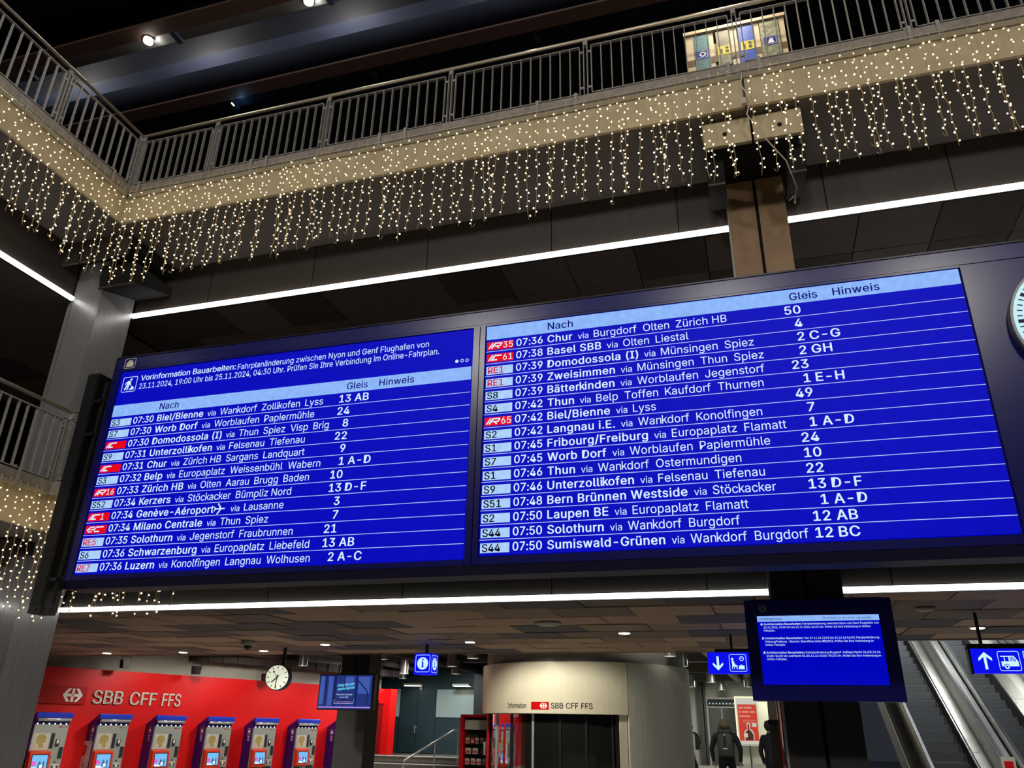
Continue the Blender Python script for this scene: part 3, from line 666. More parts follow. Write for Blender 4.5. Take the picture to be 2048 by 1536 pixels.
# ---------------------------------------------------------------- hanging direction signs
def info_i(mb,cx,cz,r,F,mw,mb_,e=.004):
    disc2(mb,cx,cz,r,F,mw,e,28); disc2(mb,cx,cz+r*.62,r*.17,F,mb_,e+.003,12)
    rect(mb,cx-r*.13,cx+r*.15,cz-r*.55,cz+r*.3,F,mb_,e+.003); rect(mb,cx-r*.3,cx+r*.15,cz+r*.18,cz+r*.3,F,mb_,e+.003); rect(mb,cx-r*.32,cx+r*.34,cz-r*.62,cz-r*.5,F,mb_,e+.003)
t=thing('information_cube','blue lit cube sign with a white i on each side, hung from the ceiling','sign',(-6.97,16.7,2.5))
MB().box(-7.16,-6.77,16.5,16.89,2.51,2.93).build('lightbox',M['signblue'],t)
MB().box(-6.99,-6.94,16.68,16.73,2.93,3.15).build('hanger',M['dark'],t)
SG=[M['signwhite'],M['signblue']]
for F in (FY(16.5), (lambda u,v,e=0:(-6.77+e,u+6.965+16.695,v))):
    mb=MB(); rrect(mb,-7.13,-6.8,2.55,2.9,.008,F,0,.003,.1); info_i(mb,-6.965,2.725,.125,F,0,1,.003); mb.build('pictogram',SG,t)
t=thing('direction_sign','blue lit sign with down arrow and waiting room pictogram','sign',(-.45,15.5,2.45))
MB().box(-.94,.1,15.5,15.62,2.465,2.83).build('lightbox',M['signblue'],t); MB().box(-.8,.1,15.48,15.64,2.83,2.89).build('top_rail',M['dark'],t)
MB().box(-.52,-.48,15.54,15.58,2.89,3.15).build('hanger',M['dark'],t)
F=FY(15.5); mb=MB(); cx=-.76; rect(mb,cx-.02,cx+.02,2.56,2.76,F,0); poly(mb,[(cx,2.52),(cx+.09,2.61),(cx+.09,2.655),(cx,2.575)],F,0); poly(mb,[(cx,2.52),(cx,2.575),(cx-.09,2.655),(cx-.09,2.61)],F,0); mb.build('arrow',SG,t)
mb=MB(); x=-.56; rrect(mb,x,x+.3,2.5,2.795,.008,F,0,.004,.1); disc2(mb,x+.055,2.715,.02,F,0); poly(mb,[(x+.04,2.69),(x+.075,2.69),(x+.1,2.62),(x+.14,2.605),(x+.14,2.59),(x+.1,2.595),(x+.05,2.6)],F,0)
rect(mb,x+.045,x+.13,2.585,2.602,F,0); line2(mb,(x+.05,2.59),(x+.05,2.54),.012,F); line2(mb,(x+.085,2.59),(x+.085,2.545),.01,F); line2(mb,(x+.12,2.6),(x+.135,2.54),.016,F)
rect(mb,x+.16,x+.26,2.54,2.6,F,0); rect(mb,x+.19,x+.23,2.6,2.615,F,0); disc2(mb,x+.22,2.72,.04,F,0,.004,20); disc2(mb,x+.22,2.72,.03,F,1,.006,20); line2(mb,(x+.22,2.72),(x+.205,2.74),.007,F,0,.008); line2(mb,(x+.22,2.72),(x+.24,2.735),.007,F,0,.008)
mb.build('waiting_room_pictogram',SG,t)
t=thing('direction_sign','blue lit sign with up arrow and bus pictogram at the right edge','sign',(3.3,13,2.3))
MB().box(2.83,4.1,13,13.12,2.32,2.645).build('lightbox',M['signblue'],t); MB().box(2.8,2.83,12.99,13.13,2.31,2.66).box(2.8,4.1,12.99,13.13,2.645,2.71).build('top_rail',M['dark'],t)
MB().box(2.98,3.02,13.04,13.08,2.71,3.15).build('hanger',M['dark'],t)
SG3=[M['signwhite'],M['signblue'],M['signteal'],M['signpurple']]
F=FY(13); mb=MB(); cx=3.0; rect(mb,cx-.017,cx+.017,2.37,2.57,F,0); poly(mb,[(cx,2.6),(cx,2.55),(cx+.085,2.48),(cx+.085,2.52)],F,0); poly(mb,[(cx,2.6),(cx-.085,2.52),(cx-.085,2.48),(cx,2.55)],F,0); mb.build('arrow',SG3,t)
mb=MB(); x=3.16; rrect(mb,x,x+.27,2.35,2.61,.007,F,0,.004,.1)
rect(mb,x+.035,x+.2,2.535,2.548,F,0); rect(mb,x+.035,x+.245,2.41,2.475,F,0); poly(mb,[(x+.2,2.548),(x+.19,2.548),(x+.22,2.47),(x+.245,2.47)],F,0); rect(mb,x+.075,x+.085,2.475,2.536,F,0); rect(mb,x+.13,x+.145,2.475,2.536,F,0)
for k in range(3): rect(mb,x+.155+k*.018,x+.163+k*.018,2.475,2.536,F,0)
disc2(mb,x+.095,2.405,.038,F,1,.006,20); disc2(mb,x+.095,2.405,.03,F,0,.008,20); disc2(mb,x+.095,2.405,.014,F,1,.01,14); mb.build('bus_pictogram',SG3,t)
mb=MB(); rect(mb,3.48,3.72,2.5,2.61,F,2); rect(mb,3.48,3.72,2.35,2.46,F,3); rrect(mb,3.478,3.722,2.498,2.612,.005,F,0,.005,.1); rrect(mb,3.478,3.722,2.348,2.462,.005,F,0,.005,.1); mb.build('side_panels',SG3,t)

# ---------------------------------------------------------------- recessed ceiling lights
DL=[(-16.8,18.1,'leftmost'),(-14.3,18.0,'second from the left'),(-11.75,17.75,'third from the left'),(-9.3,16.4,'fourth, left of the blue i cube'),(-5.8,16.2,'right of the blue i cube'),(-2.35,14.9,'above the cream kiosk'),(3.4,14.8,'above the escalators')]
dl0=None
for x,y,nm in DL:
    lb='small round recessed ceiling light, '+nm
    if dl0 is None:
        dl0=thing('downlight',lb,'ceiling light',(0,0,ZG),0,'recessed ceiling lights',local=True)
        MB().cyl((0,0,-.02),.1,.01,24).build('lens',M['down'],dl0); MB().tube([(0,0,-.012),(0,0,.05)],[.12,.12],24,caps=True).build('ring',M['silver'],dl0); dl0.location=(x,y,ZG)
    else: copy_thing(dl0,(x,y,ZG),0,lb)
    lamp('SPOT',(x,y,ZG-.05),260,(1,.95,.85),.08,(0,0,0),2.6)
for k,(x,y,r,lb) in enumerate(((-3.4,13.35,.22,'wide pale ceiling speaker disc above the kiosk'),(2.25,12.4,.13,'small pale ceiling dome right of the information screen'))):
    t=thing('ceiling_speaker',lb,'speaker',(x,y,ZG)); MB().tube([(x,y,ZG+.04),(x,y,ZG-.02),(x,y,ZG-.04)],[r,r,r*.7],28).build('cover',M['whitewall'],t); MB().tube([(x,y,ZG+.06),(x,y,ZG-.005)],[r*1.05]*2,28).build('rim',M['dark'],t)
t=thing('dome_camera','white dome security camera on the ceiling above the round clock','camera',(-10.77,15.65,ZG))
MB().cyl((-10.77,15.65,ZG-.09),.16,.1,24).build('base',M['whitewall'],t); MB().ball((-10.77,15.65,ZG-.1),.09,0,14,8).build('dome',M['glass'],t)

# ---------------------------------------------------------------- round clock over the ticket machines
t=thing('station_clock','small round lit station clock hanging in front of the red wall','clock',(-10.77,17,2.46))
A=math.radians(14)
def RC(u,v,e=0): return (-10.8+u*math.cos(A)+e*math.sin(A), 17+u*math.sin(A)-e*math.cos(A)+0, 2.465+v)
for a,b,m,nm in ((.29,.235,'clockblk','case'),): 
    mb=MB(); n=36
    vs=[RC(rr*math.cos(2*PI*i/n),rr*math.sin(2*PI*i/n),e) for rr,e in ((.285,0),(.285,-.22)) for i in range(n)]
    mb.add(vs,[tuple(range(n)),tuple(range(n,2*n))[::-1]]+[(i,n+i,n+(i+1)%n,(i+1)%n) for i in range(n)]); mb.build(nm,M[m],t)
clock(t,0,0,.265,lambda u,v,e=0:RC(u,v,e+.004),M['clockface'],'small')
MB().box(-10.78,-10.72,17.1,17.16,2.74,3.15).build('hanger',M['clockblk'],t)

# ---------------------------------------------------------------- red ticket wall
TH=math.radians(20); W0=Vector((-19.67,18.76,0)); WD=Vector((math.sin(TH),math.cos(TH),0)); WN=Vector((math.cos(TH),-math.sin(TH),0))
def RW(s,o,z): p=W0+WD*s+WN*o; return (p.x,p.y,z)
def wbox(mb,s0,s1,o0,o1,z0,z1,m=0): return mb.box(s0,s1,o0,o1,z0,z1,m,R=lambda p:RW(*p))
FW=lambda u,v,e=0: RW(u,e,v)
mb=MB(); wbox(mb,-4,12.1,-.3,0,0,2.86); rw=mb.build('wall_left',M['red'],None,kind='structure')
mb=MB(); wbox(mb,12.1,12.5,-.3,0,2.15,2.86); wbox(mb,12.1,14.1,-.3,.0,2.3,2.86); wbox(mb,13.75,14.1,-.3,.35,0,2.86); mb.build('door_surround',M['red'],rw)
mb=MB(); wbox(mb,12.1,13.75,-.35,-.05,0,2.3); mb.build('booth_recess',M['reddark'],rw)
mb=MB(); wbox(mb,11.9,13.2,-.02,.02,2.04,2.16); wbox(mb,11.9,13.2,-.02,.02,1.45,1.58); mb.build('booth_band',M['orange'],rw)
mb=MB(); wbox(mb,11.9,13.15,-.04,0,1.58,2.04); mb.build('booth_sign',M['greywall'],rw)
mb=MB(); wbox(mb,11.9,13.1,-.04,0,0,1.45); mb.build('booth_panel',M['teal'],rw)
mb=MB(); wbox(mb,-4,14.1,-.9,-.6,2.6,4.6); mb.build('wall_left',M['whitewall'],None,kind='structure')
sp=thing('wall_sign','red panel with white double arrow logo on the ticket wall','sign',RW(.8,.02,2.1),TH)
sp.rotation_euler=(0,0,0)
mb=MB(); wbox(mb,.13,1.5,0,.05,1.88,2.36); mb.build('sign_panel',M['redd'],sp)
mb=MB(); rail_logo(mb,1.1,2.12,.36,lambda u,v,e=0:RW(u,e+.05,v),0,.006); mb.build('logo',M['white'],sp)
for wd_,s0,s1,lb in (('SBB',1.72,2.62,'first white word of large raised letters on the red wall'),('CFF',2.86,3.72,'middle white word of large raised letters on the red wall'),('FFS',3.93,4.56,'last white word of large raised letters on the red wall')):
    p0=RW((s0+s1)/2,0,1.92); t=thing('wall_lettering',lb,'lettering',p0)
    mb=MB(); text(mb,wd_,s0,1.92,.36,FW,0,.035,width=s1-s0,eps=.05); text(mb,wd_,s0+.012,1.908,.36,FW,1,.035,width=s1-s0,eps=.01); mb.build('letters',[M['white'],M['reddark']],t)  # offset dark red copy paints the letters' cast shadow on the wall
# spotlights at the ceiling over the wall
spot0=None
for s,z,lb in ((4.65,3.05,'black spotlight above the red wall, left of the clock'),(7.39,2.98,'black spotlight above the red wall, just left of the round clock'),(2.23,3.08,'black spotlight above the large white letters')):
    if spot0 is None:
        spot0=thing('spotlight',lb,'spotlight',RW(s,.5,z),0,'black spotlights over the ticket wall',local=True)
        MB().prism([(-.1,-.16),(.1,-.16),(.13,.08),(-.13,.08)],-.1,.1,'y').build('lamp_body',M['black'],spot0)
        MB().tube([(-.15,0,-.02),(-.15,0,.18),(.15,0,.18),(.15,0,-.02)],.012,6).tube([(0,0,.18),(0,0,.5)],.012,6).build('yoke',M['black'],spot0)
        spot0.rotation_euler=(0,0,PI/2-TH)
    else: copy_thing(spot0,RW(s,.5,z),PI/2-TH,lb)

def mirror(o):
    o.data.transform(Matrix.Scale(-1,4,(0,1,0))); o.data.flip_normals()
# ticket machines ------------------------------------------------------------
def machine(label):
    t=thing('ticket_machine',label,'ticket machine',(0,0,0),0,'ticket machines along the red wall',local=True)
    W=.98
    # local: x along the wall, y outward, z up
    body=[(-.5,0),(-.5,1.34),(0,1.58),(.06,1.58),(.06,1.46),(-.06,1.42),(-.06,0)]
    MB().prism(body,0,.03,'x').prism(body,W-.03,W,'x').box(.03,W-.03,-.5,-.1,0,1.3).prism([(-.5,1.3),(-.5,1.34),(0,1.58),(0,1.5),(-.1,1.3)],.03,W-.03,'x').build('cabinet',M['violet'],t)
    MB().prism([(0,1.59),(.065,1.59),(.085,1.56),(.085,1.46),(0,1.46)],-.005,W+.005,'x').build('hood',M['blue'],t)
    MB().tube([(.05,.05,1.415),(W-.03,.05,1.415)],.042,12).build('light_tube',M['chrome'],t)
    MB().box(.03,W-.03,-.1,-.02,1.27,1.43).build('lamp_recess',M['violet'],t)
    for k in range(6): MB().cyl((.1+k*.155,-.02,1.31),.018,.012,10,ax='y').build('led_lamp',M['ledspot'],t)
    fp=MB().box(.03,W-.03,-.1,-.005,0,1.29).build('front_panel',M['silver'],t)
    G=lambda u,v,e=0:(u,-.005+e,v)
    mb=MB(); rect(mb,.07,.5,.68,1.08,G,0); poly(mb,[(.2,1.03),(.33,1.06),(.42,.98),(.4,.86),(.34,.83),(.38,.74),(.28,.71),(.24,.8),(.17,.84),(.15,.95)],G,1,.006); 
    for k in range(5): rect(mb,.09,.15,.9-k*.04,.907-k*.04,G,2,.006)
    mb.build('network_map',[M['paper'],M['mapc'],M['inkgrey']],t)
    mb=MB(); rect(mb,.53,.63,.7,1.08,G,0); mb.build('fare_strip',[M['ink']],t)
    c=MB().box(.68,.78,-.005,.02,.76,.93).build('card_reader',M['ink'],t); MB().box(.705,.755,.02,.028,.83,.92).build('reader_lamp',M['white'],c)
    MB().box(.82,.93,-.005,.008,.46,.74).build('dark_window',M['ink'],t)
    mb=MB(); rect(mb,.76,.8,.36,.4,G,1); rect(mb,.7,.9,.31,.33,G,0); rect(mb,.72,.88,.22,.28,G,1); disc2(mb,.8,.26,.04,G,0); mb.build('coin_slot',[M['white'],M['ink']],t)
    for z in (.18,.5): MB().cyl((.62,-.005,z),.03,.02,12,ax='y').build('button',M['ink'],t)
    mb=MB(); rect(mb,.68,.76,1.22,1.25,G,2); rect(mb,.77,.93,1.225,1.245,G,0); mb.build('maker_plate',[M['inkgrey'],M['ink'],M['redd']],t)
    tb=MB().prism([(0,.1),(.2,.14),(.15,.62),(0,.66)],.02,.56,'x').build('terminal',M['orange'],t)
    T=lambda u,v,e=0:(u,.2-(v-.14)*.05/.48+.004+e,v)
    mb=MB(); rect(mb,.07,.51,.2,.575,T,0,.002); rect(mb,.09,.49,.22,.555,T,1,.004); poly(mb,[(.09,.3),(.2,.32),(.2,.4),(.09,.42)],T,2,.006); rect(mb,.09,.3,.22,.27,T,3,.006)
    poly(mb,[(.25,.25),(.33,.25),(.34,.36),(.3,.43),(.26,.36)],T,4,.007); poly(mb,[(.36,.24),(.42,.24),(.43,.4),(.39,.42)],T,4,.007); disc2(mb,.34,.29,.045,T,3,.008,14)
    mb.build('touch_display',[M['ink'],M['scr_cyan'],M['scr_pink'],M['scr_white'],M['scr_teal']],t)
    MB().box(.1,.3,-.005,.02,.0,.08).box(.6,.9,-.005,.03,.0,.14).build('ticket_tray',M['ink'],t)
    # print on the left flank
    S=lambda u,v,e=0:(-e,-.5+u,v)
    mb=MB(); disc2(mb,.3,1.17,.05,S,0,.003,14); rrect(mb,.22,.38,1.08,1.26,.006,S,0,.003,.1)
    for k in range(4): rect(mb,.24+.03*(k%2),.36,1.02-k*.045,1.035-k*.045,S,0,.003)
    mb.build('side_print',[M['white']],t)
    for o in list(t.children_recursive): mirror(o)
    return t
MX=[(0.02,'first ticket machine from the left, beside the dark column'),(1.78,'second ticket machine from the left, poster on its flank'),(3.56,'third ticket machine from the left'),(5.36,'fourth ticket machine from the left'),(7.17,'fifth ticket machine from the left, left of the clock'),(9.01,'sixth ticket machine, below the round clock'),(10.85,'last ticket machine, mostly hidden behind the pillar')]
MI=[]
m0=machine(MX[0][1]+', violet with silver front')
for i,(s,lb) in enumerate(MX):
    p=RW(s+.0,.5,0); rz=PI/2-TH
    if i==0:
        m0.location=p; m0.rotation_euler=(0,0,rz); m0.scale=(1,1,1.035); mi=m0
    else: mi=copy_thing(m0,p,rz,'violet '+lb)
    MI.append(mi)
for i,mi in enumerate(MI[:2]):
    if 1:
        S=lambda u,v,e=0:(-e,-.5+u,v)
        mb=MB(); rect(mb,.0,.44,.05,.88,S,0,.005); poly(mb,[(.0,.5),(.14,.52),(.2,.6),(.2,.76),(.0,.78)],S,1,.008)
        for k in range(3): rect(mb,.03,.17,.6+k*.05,.612+k*.05,S,0,.01)
        rect(mb,.28,.42,.84,.85,S,2,.008); rect(mb,.14,.2,.24,.32,S,1,.008); disc2(mb,.1,.1,.03,S,2,.008,12)
        for k in range(6): line2(mb,(.05+k*.06,.12+.03*(k%3)),(.09+k*.06,.4-.04*(k%2)),.008,S,2,.008)
        mirror(mb.build('side_poster',[M['pink'],M['redd'],M['inkgrey']],mi))

# ---------------------------------------------------------------- anthracite pillar with advert screen
t=thing('hall_pillar','square anthracite pillar behind the small advert screen','pillar',(-10.3,20.3,0))
MB().box(-10.78,-9.95,20,20.7,0,2.1).build('cladding',M['pillar'],t); MB().box(-9.95,-9.94,20,20.7,0,2.1).build('cladding',M['pillard'],t)
MB().box(-10.78,-10.4,20,20.7,2.1,4.6).box(-10.36,-9.96,20,20.7,2.1,4.6).build('upper_shaft',M['pillard'],t)
MB().box(-10.4,-10.36,20.03,20.7,2.1,4.6).build('joint',M['void'],t)
t=thing('advert_screen','small wide advert monitor with blue picture on the dark pillar','monitor',(-10.05,19,1.83))
MB().box(-10.82,-9.27,19,19.12,1.82,2.66).build('housing',M['black'],t); MB().box(-10.4,-9.9,19.12,20,2.0,2.4).build('wall_arm',M['black'],t)
F=FY(19); TVM=[M['tv'],M['tv2'],M['tv3'],M['tvcyan'],M['tvlilac'],M['tvw']]
mb=MB(); rect(mb,-10.79,-9.34,1.85,2.63,F,0); 
for a,b,c,d in ((-10.78,-10.66,1.95,2.6),(-10.55,-10.42,1.92,2.6),(-9.72,-9.4,2.2,2.6),(-10.1,-9.85,2.35,2.6)): rect(mb,a,b,c,d,F,1,.004)
for a,b in ((-10.64,-10.59),(-10.4,-10.33),(-10.12,-10.09),(-9.79,-9.74)): rect(mb,a,b,1.9,2.63,F,2,.005)
line2(mb,(-9.72,2.5),(-9.45,2.25),.03,F,2,.006); line2(mb,(-9.45,2.25),(-9.45,1.95),.03,F,2,.006); poly(mb,[(-9.72,2.45),(-9.4,2.38),(-9.4,2.5),(-9.72,2.55)],F,1,.0055)
rect(mb,-10.79,-9.34,1.87,1.9,F,4,.006)
T2=lambda u,v,e=0:(u,19-e,v+.1*(u+10.3))
text(mb,'Steig ein und',-10.3,2.36,.062,T2,3,.03,width=.46,slant=.2,eps=.008); text(mb,'starte durch!',-10.29,2.27,.062,T2,3,.03,width=.47,slant=.2,eps=.008)
text(mb,'Finde deine Lehrstelle',-10.3,2.165,.035,F,5,.01,width=.44,eps=.008); text(mb,'bei der SBB',-10.2,2.1,.035,F,5,.01,width=.23,eps=.008)
poly(mb,[(-10.35,1.97),(-9.83,1.97),(-9.81,2.06),(-10.33,2.06)],F,2,.007); text(mb,'Jetzt entdecken',-10.3,1.995,.042,F,4,.02,width=.44,eps=.009)
for p,q in (((-10.35,1.97),(-9.83,1.97)),((-9.83,1.97),(-9.81,2.06)),((-10.35,1.97),(-10.33,2.06))): line2(mb,p,q,.008,F,5,.009)
mb.build('picture',TVM,t)

# ---------------------------------------------------------------- cream round kiosk
KC=Vector((-5.28,25.42,0)); KR=3.15
def arc(r,a0,a1,z0,z1,n=40,th=.1):
    mb=MB(); vs=[]
    for i in range(n+1):
        a=math.radians(a0+(a1-a0)*i/n); c,s_=math.sin(a),-math.cos(a)
        for rr,z in ((r,z0),(r,z1),(r-th,z1),(r-th,z0)): vs.append((KC.x+c*rr,KC.y+s_*rr,z))
    fs=[]
    for i in range(n):
        for k in range(4): fs.append((4*i+k,4*i+(k+1)%4,4*i+4+(k+1)%4,4*i+4+k))
    fs+=[(0,3,2,1),(4*n,4*n+1,4*n+2,4*n+3)]
    mb.add(vs,fs,0,False); return mb
def FK(r): return lambda u,v,e=0:(KC.x+(r+e)*math.sin(u/r),KC.y-(r+e)*math.cos(u/r),v)
view=math.degrees(math.atan2(0-KC.x,25.42))       # azimuth of the photographer seen from the drum
kd=thing('information_kiosk','large round cream information kiosk with dark glass front','kiosk',KC)
arc(KR,-170,33,1.87,3.2,60).build('fascia',M['cream'],kd); arc(KR,33.3,190,0,3.2,50).build('drum_wall',M['greywall'],kd)
arc(KR-.12,-176,176,3.0,4.6,70).build('upper_drum',M['kioskin'],kd)
MB().cyl((KC.x,KC.y,3.16),KR-.02,.03,48).build('roof_plate',M['kioskin'],kd)
mb=MB(); Fk=FK(KR); 
import math as _m
def az_of_x(px):  # arc position for a direction of view
    return px
text(mb,'Information',-1.74,2.0,.13,Fk,0,.03,width=.68,eps=.006); text(mb,'SBB',-.3,2.0,.14,Fk,0,.02,width=.34,eps=.006); text(mb,'CFF',.12,2.0,.14,Fk,0,.02,width=.33,eps=.006); text(mb,'FFS',.53,2.0,.14,Fk,0,.02,width=.3,eps=.006)
mb.build('lettering',[M['ink']],kd)
mb=MB()
for k in range(6): rect(mb,-.9+k*.09,-.9+(k+1)*.09,1.965,2.16,Fk,0,.004)
rail_logo(mb,-.52,2.063,.14,Fk,1,.008); mb.build('logo_panel',[M['redd'],M['white']],kd)
# glass front
ang=[-96,-82,-66,-50,-34,-18,-2,12,26]
for a,b in zip(ang[:-1],ang[1:]): arc(KR-.25,a+.4,b-.4,0,1.86,6,.02).build('glass_panel',M['glass'],kd)
for a in ang[1:]: 
    p=(KC.x+(KR-.25)*math.sin(math.radians(a)),KC.y-(KR-.25)*math.cos(math.radians(a)),0); MB().box(p[0]-.03,p[0]+.03,p[1]-.04,p[1]+.04,0,1.87).build('glass_post',M['chrome'] if a in(-50,-18) else M['black'],kd)
arc(KR-.15,-90,-64,0,1.86,8,.06).build('red_panel',M['redd'],kd); arc(KR-.15,27,31.5,0,1.87,3,.2).build('door_frame',M['black'],kd); arc(KR-.1,29,33,0,1.87,3,.06).build('cream_jamb',M['cream'],kd)
MB().cyl((KC.x,KC.y,0),1.4,1.8,20).build('inner_core',M['pillard'],kd)
for a in (-72,-66,-40,-34): 
    p=(KC.x+(KR-.1)*math.sin(math.radians(a)),KC.y-(KR-.1)*math.cos(math.radians(a))); MB().box(p[0]-.02,p[0]+.02,p[1]-.03,p[1]+.03,.75,1.1).build('door_handle',M['chrome'],kd)
# leaflet rack beside it
t=thing('leaflet_rack','dark red leaflet rack left of the round kiosk','rack',(-8.9,26,0))
MB().box(-9.42,-9.3,25.7,26.1,0,1.86).box(-9.3,-8.2,25.7,26.1,1.78,1.86).box(-8.3,-8.2,25.7,26.1,0,1.78).build('frame',M['redd'],t)
MB().box(-9.3,-8.3,26.05,26.1,0,1.78).build('back_board',M['pillard'],t); MB().box(-9.28,-8.3,25.75,25.8,1.42,1.7).build('header_board',M['whitewall'],t)
for k,z in enumerate((1.02,.72,.42,.12)):
    MB().box(-9.3,-8.3,25.8,26.05,z-.02,z).build('shelf',M['pillard'],t); MB().tube([(-9.3,25.8,z+.12),(-8.3,25.8,z+.12)],.006,5).build('retaining_bar',M['chrome'],t)
lf=0
for z,n,w_,cols in ((1.02,6,.11,('pink','redd','pink','paper','redd','paper')),(.72,4,.17,('paper','paper','ink','paper')),(.42,5,.13,('pink','pink','paper','paper','redd'))):
    for k in range(n):
        x=-9.26+k*(.96/n); a=MB().box(x,x+w_,25.84,25.86,z,z+.17).build('leaflet',M[cols[k]],None,origin=(x,25.85,z))
        side=('leftmost','second','third','fourth','fifth','sixth')[k]; rowname={1.02:'top',.72:'middle',.42:'bottom'}[z]
        tag(a,'small leaflet in the red rack, %s row, %s from the left'%(rowname,side) if k else 'small leaflet in the red rack, %s row, leftmost'%rowname,'leaflet','leaflets in the red rack')
        mb=MB(); mb.box(x+.02,x+w_-.02,25.835,25.839,z+.03,z+.08); mb.build('print_block',M['redd' if cols[k]!='redd' else 'white'],a,origin=(x,25.85,z))

# ---------------------------------------------------------------- teal doors, steps and rail at the far left
YD=35.0
mb=MB().box(-19,-11.2,YD,YD+.3,0,5); dw=struct('wall_back',mb,M['teal'])
MB().box(-16.4,-15.75,YD-.05,YD,1.86,3.0).build('wall_panel',M['mint'],dw); MB().box(-13.98,-11.4,YD-.05,YD,1.86,3.0).build('wall_panel',M['mint'],dw)
MB().box(-11.9,-11.2,YD-1,YD,0,4).build('wall_pier',M['pillard'],dw)
d1=struct('door_1',MB().box(-15.7,-14.88,YD-.06,YD,.42,2.95).box(-14.86,-14.02,YD-.06,YD,.42,2.95),M['teal'])
MB().box(-14.95,-14.9,YD-.12,YD-.06,1.2,1.5).box(-14.95,-14.8,YD-.14,YD-.1,1.4,1.43).build('door_handle',M['chrome'],d1)
MB().box(-14.8,-14.68,YD-.1,YD-.05,2.97,3.08).build('door_contact',M['whitewall'],d1)
for k,(y,z) in enumerate(((30.0,.19),(31.0,.42))):
    s_=struct('floor',MB().box(-19,-9.9,y,YD,z-.23 if z>.2 else 0,z-.03),M['stone']); MB().box(-19,-9.9,y-.03,y+.3,z-.03,z).build('step_edge',M['greywall'],s_)
t=thing('handrail','bright steel handrail on the steps before the teal doors','handrail',(-11.6,30,0))
MB().tube([(-12.6,28.6,0),(-12.55,28.6,.35),(-11.35,30.2,1.35),(-11.2,30.4,1.36),(-11.18,30.45,1.25)],.035,10).build('rail',M['chrome'],t)
for x,y,z0,z1 in ((-11.2,30.4,.19,1.34),(-11.8,29.6,0,.98)): MB().cyl((x,y,z0),.022,z1-z0,8).build('post',M['chrome'],t)
t=thing('radiator','dark ribbed radiator beside the leaflet rack','radiator',(-11.6,33,.42))
for k in range(9): MB().box(-12.4+k*.12,-12.33+k*.12,33.7,33.9,.45,1.2).build('rib',M['pillard'],t)
for x,y,lb in ((-15.0,37.5,'left'),(-13.2,37.5,'right')): pass
for x,lb in ((-14.9,'left bright ceiling panel over the teal doors'),(-12.6,'right bright ceiling panel over the teal doors')):
    t=thing('ceiling_panel_light',lb,'ceiling light',(x,34.4,3.15)); MB().box(x-.35,x+.35,34.2,34.5,3.1,3.14).build('diffuser',M['lampwhite'],t); MB().box(x-.38,x+.38,34.17,34.53,3.12,3.2).build('frame',M['whitewall'],t)

# ---------------------------------------------------------------- raw ceiling, ducts and pendant lamps
rc=struct('ceiling',MB().box(-24,2.6,18.95,60,4.7,4.9),M['ductb'])
dk=[]
def duct(label,mbo,m):
    t=thing('ceiling_duct',label,'duct',mbo[0]); mbo[1].build('duct_run',m,t); return t
rr=random.Random(5)
for i,(y,z,h,m) in enumerate(((20.5,3.95,.3,'ductb'),(22.2,4.1,.35,'duct'),(24.6,3.9,.25,'duct'),(27.5,4.0,.35,'ductb'),(31,3.85,.3,'duct'),(36,3.8,.4,'ductb'),(42,3.8,.4,'duct'))):
    p=MB().box(-19+i*.3,3,y,y+.5,z,z+h)
    for k in range(12): p.box(-18.5+i*.3+k*1.8,-18.46+i*.3+k*1.8,y-.02,y+.52,z-.02,z+h+.02)
    duct('flat dark ventilation duct crossing the raw ceiling, row %s from the front'%('first','second','third','fourth','fifth','sixth','seventh')[i],((-8,y,z),p),M[m])
for i,x in enumerate((-16.9,-14.2,-11.6,-9.2,-1.9,-1.3,-.6,.3)):
    z=3.75 if i<4 else 3.9
    p=MB().tube([(x,19.3,z),(x-.2 if i<4 else x+.8,45,z)],.12 if i%2 else .17,10)
    for k in range(8): p.cyl((x,20+k*3,z),.01,.9,5)
    duct(('brown pipe run nearest the red wall','grey pipe behind the pillar','brown pipe left of the i cube','grey pipe behind the i cube','pale pipe right of the kiosk','second pale pipe right of the kiosk','third pale pipe right of the kiosk','pale pipe above the passage')[i],((x,30,z),p),M['ductb'] if i in(0,2) else (M['duct'] if i<4 else M['ductl']))
    
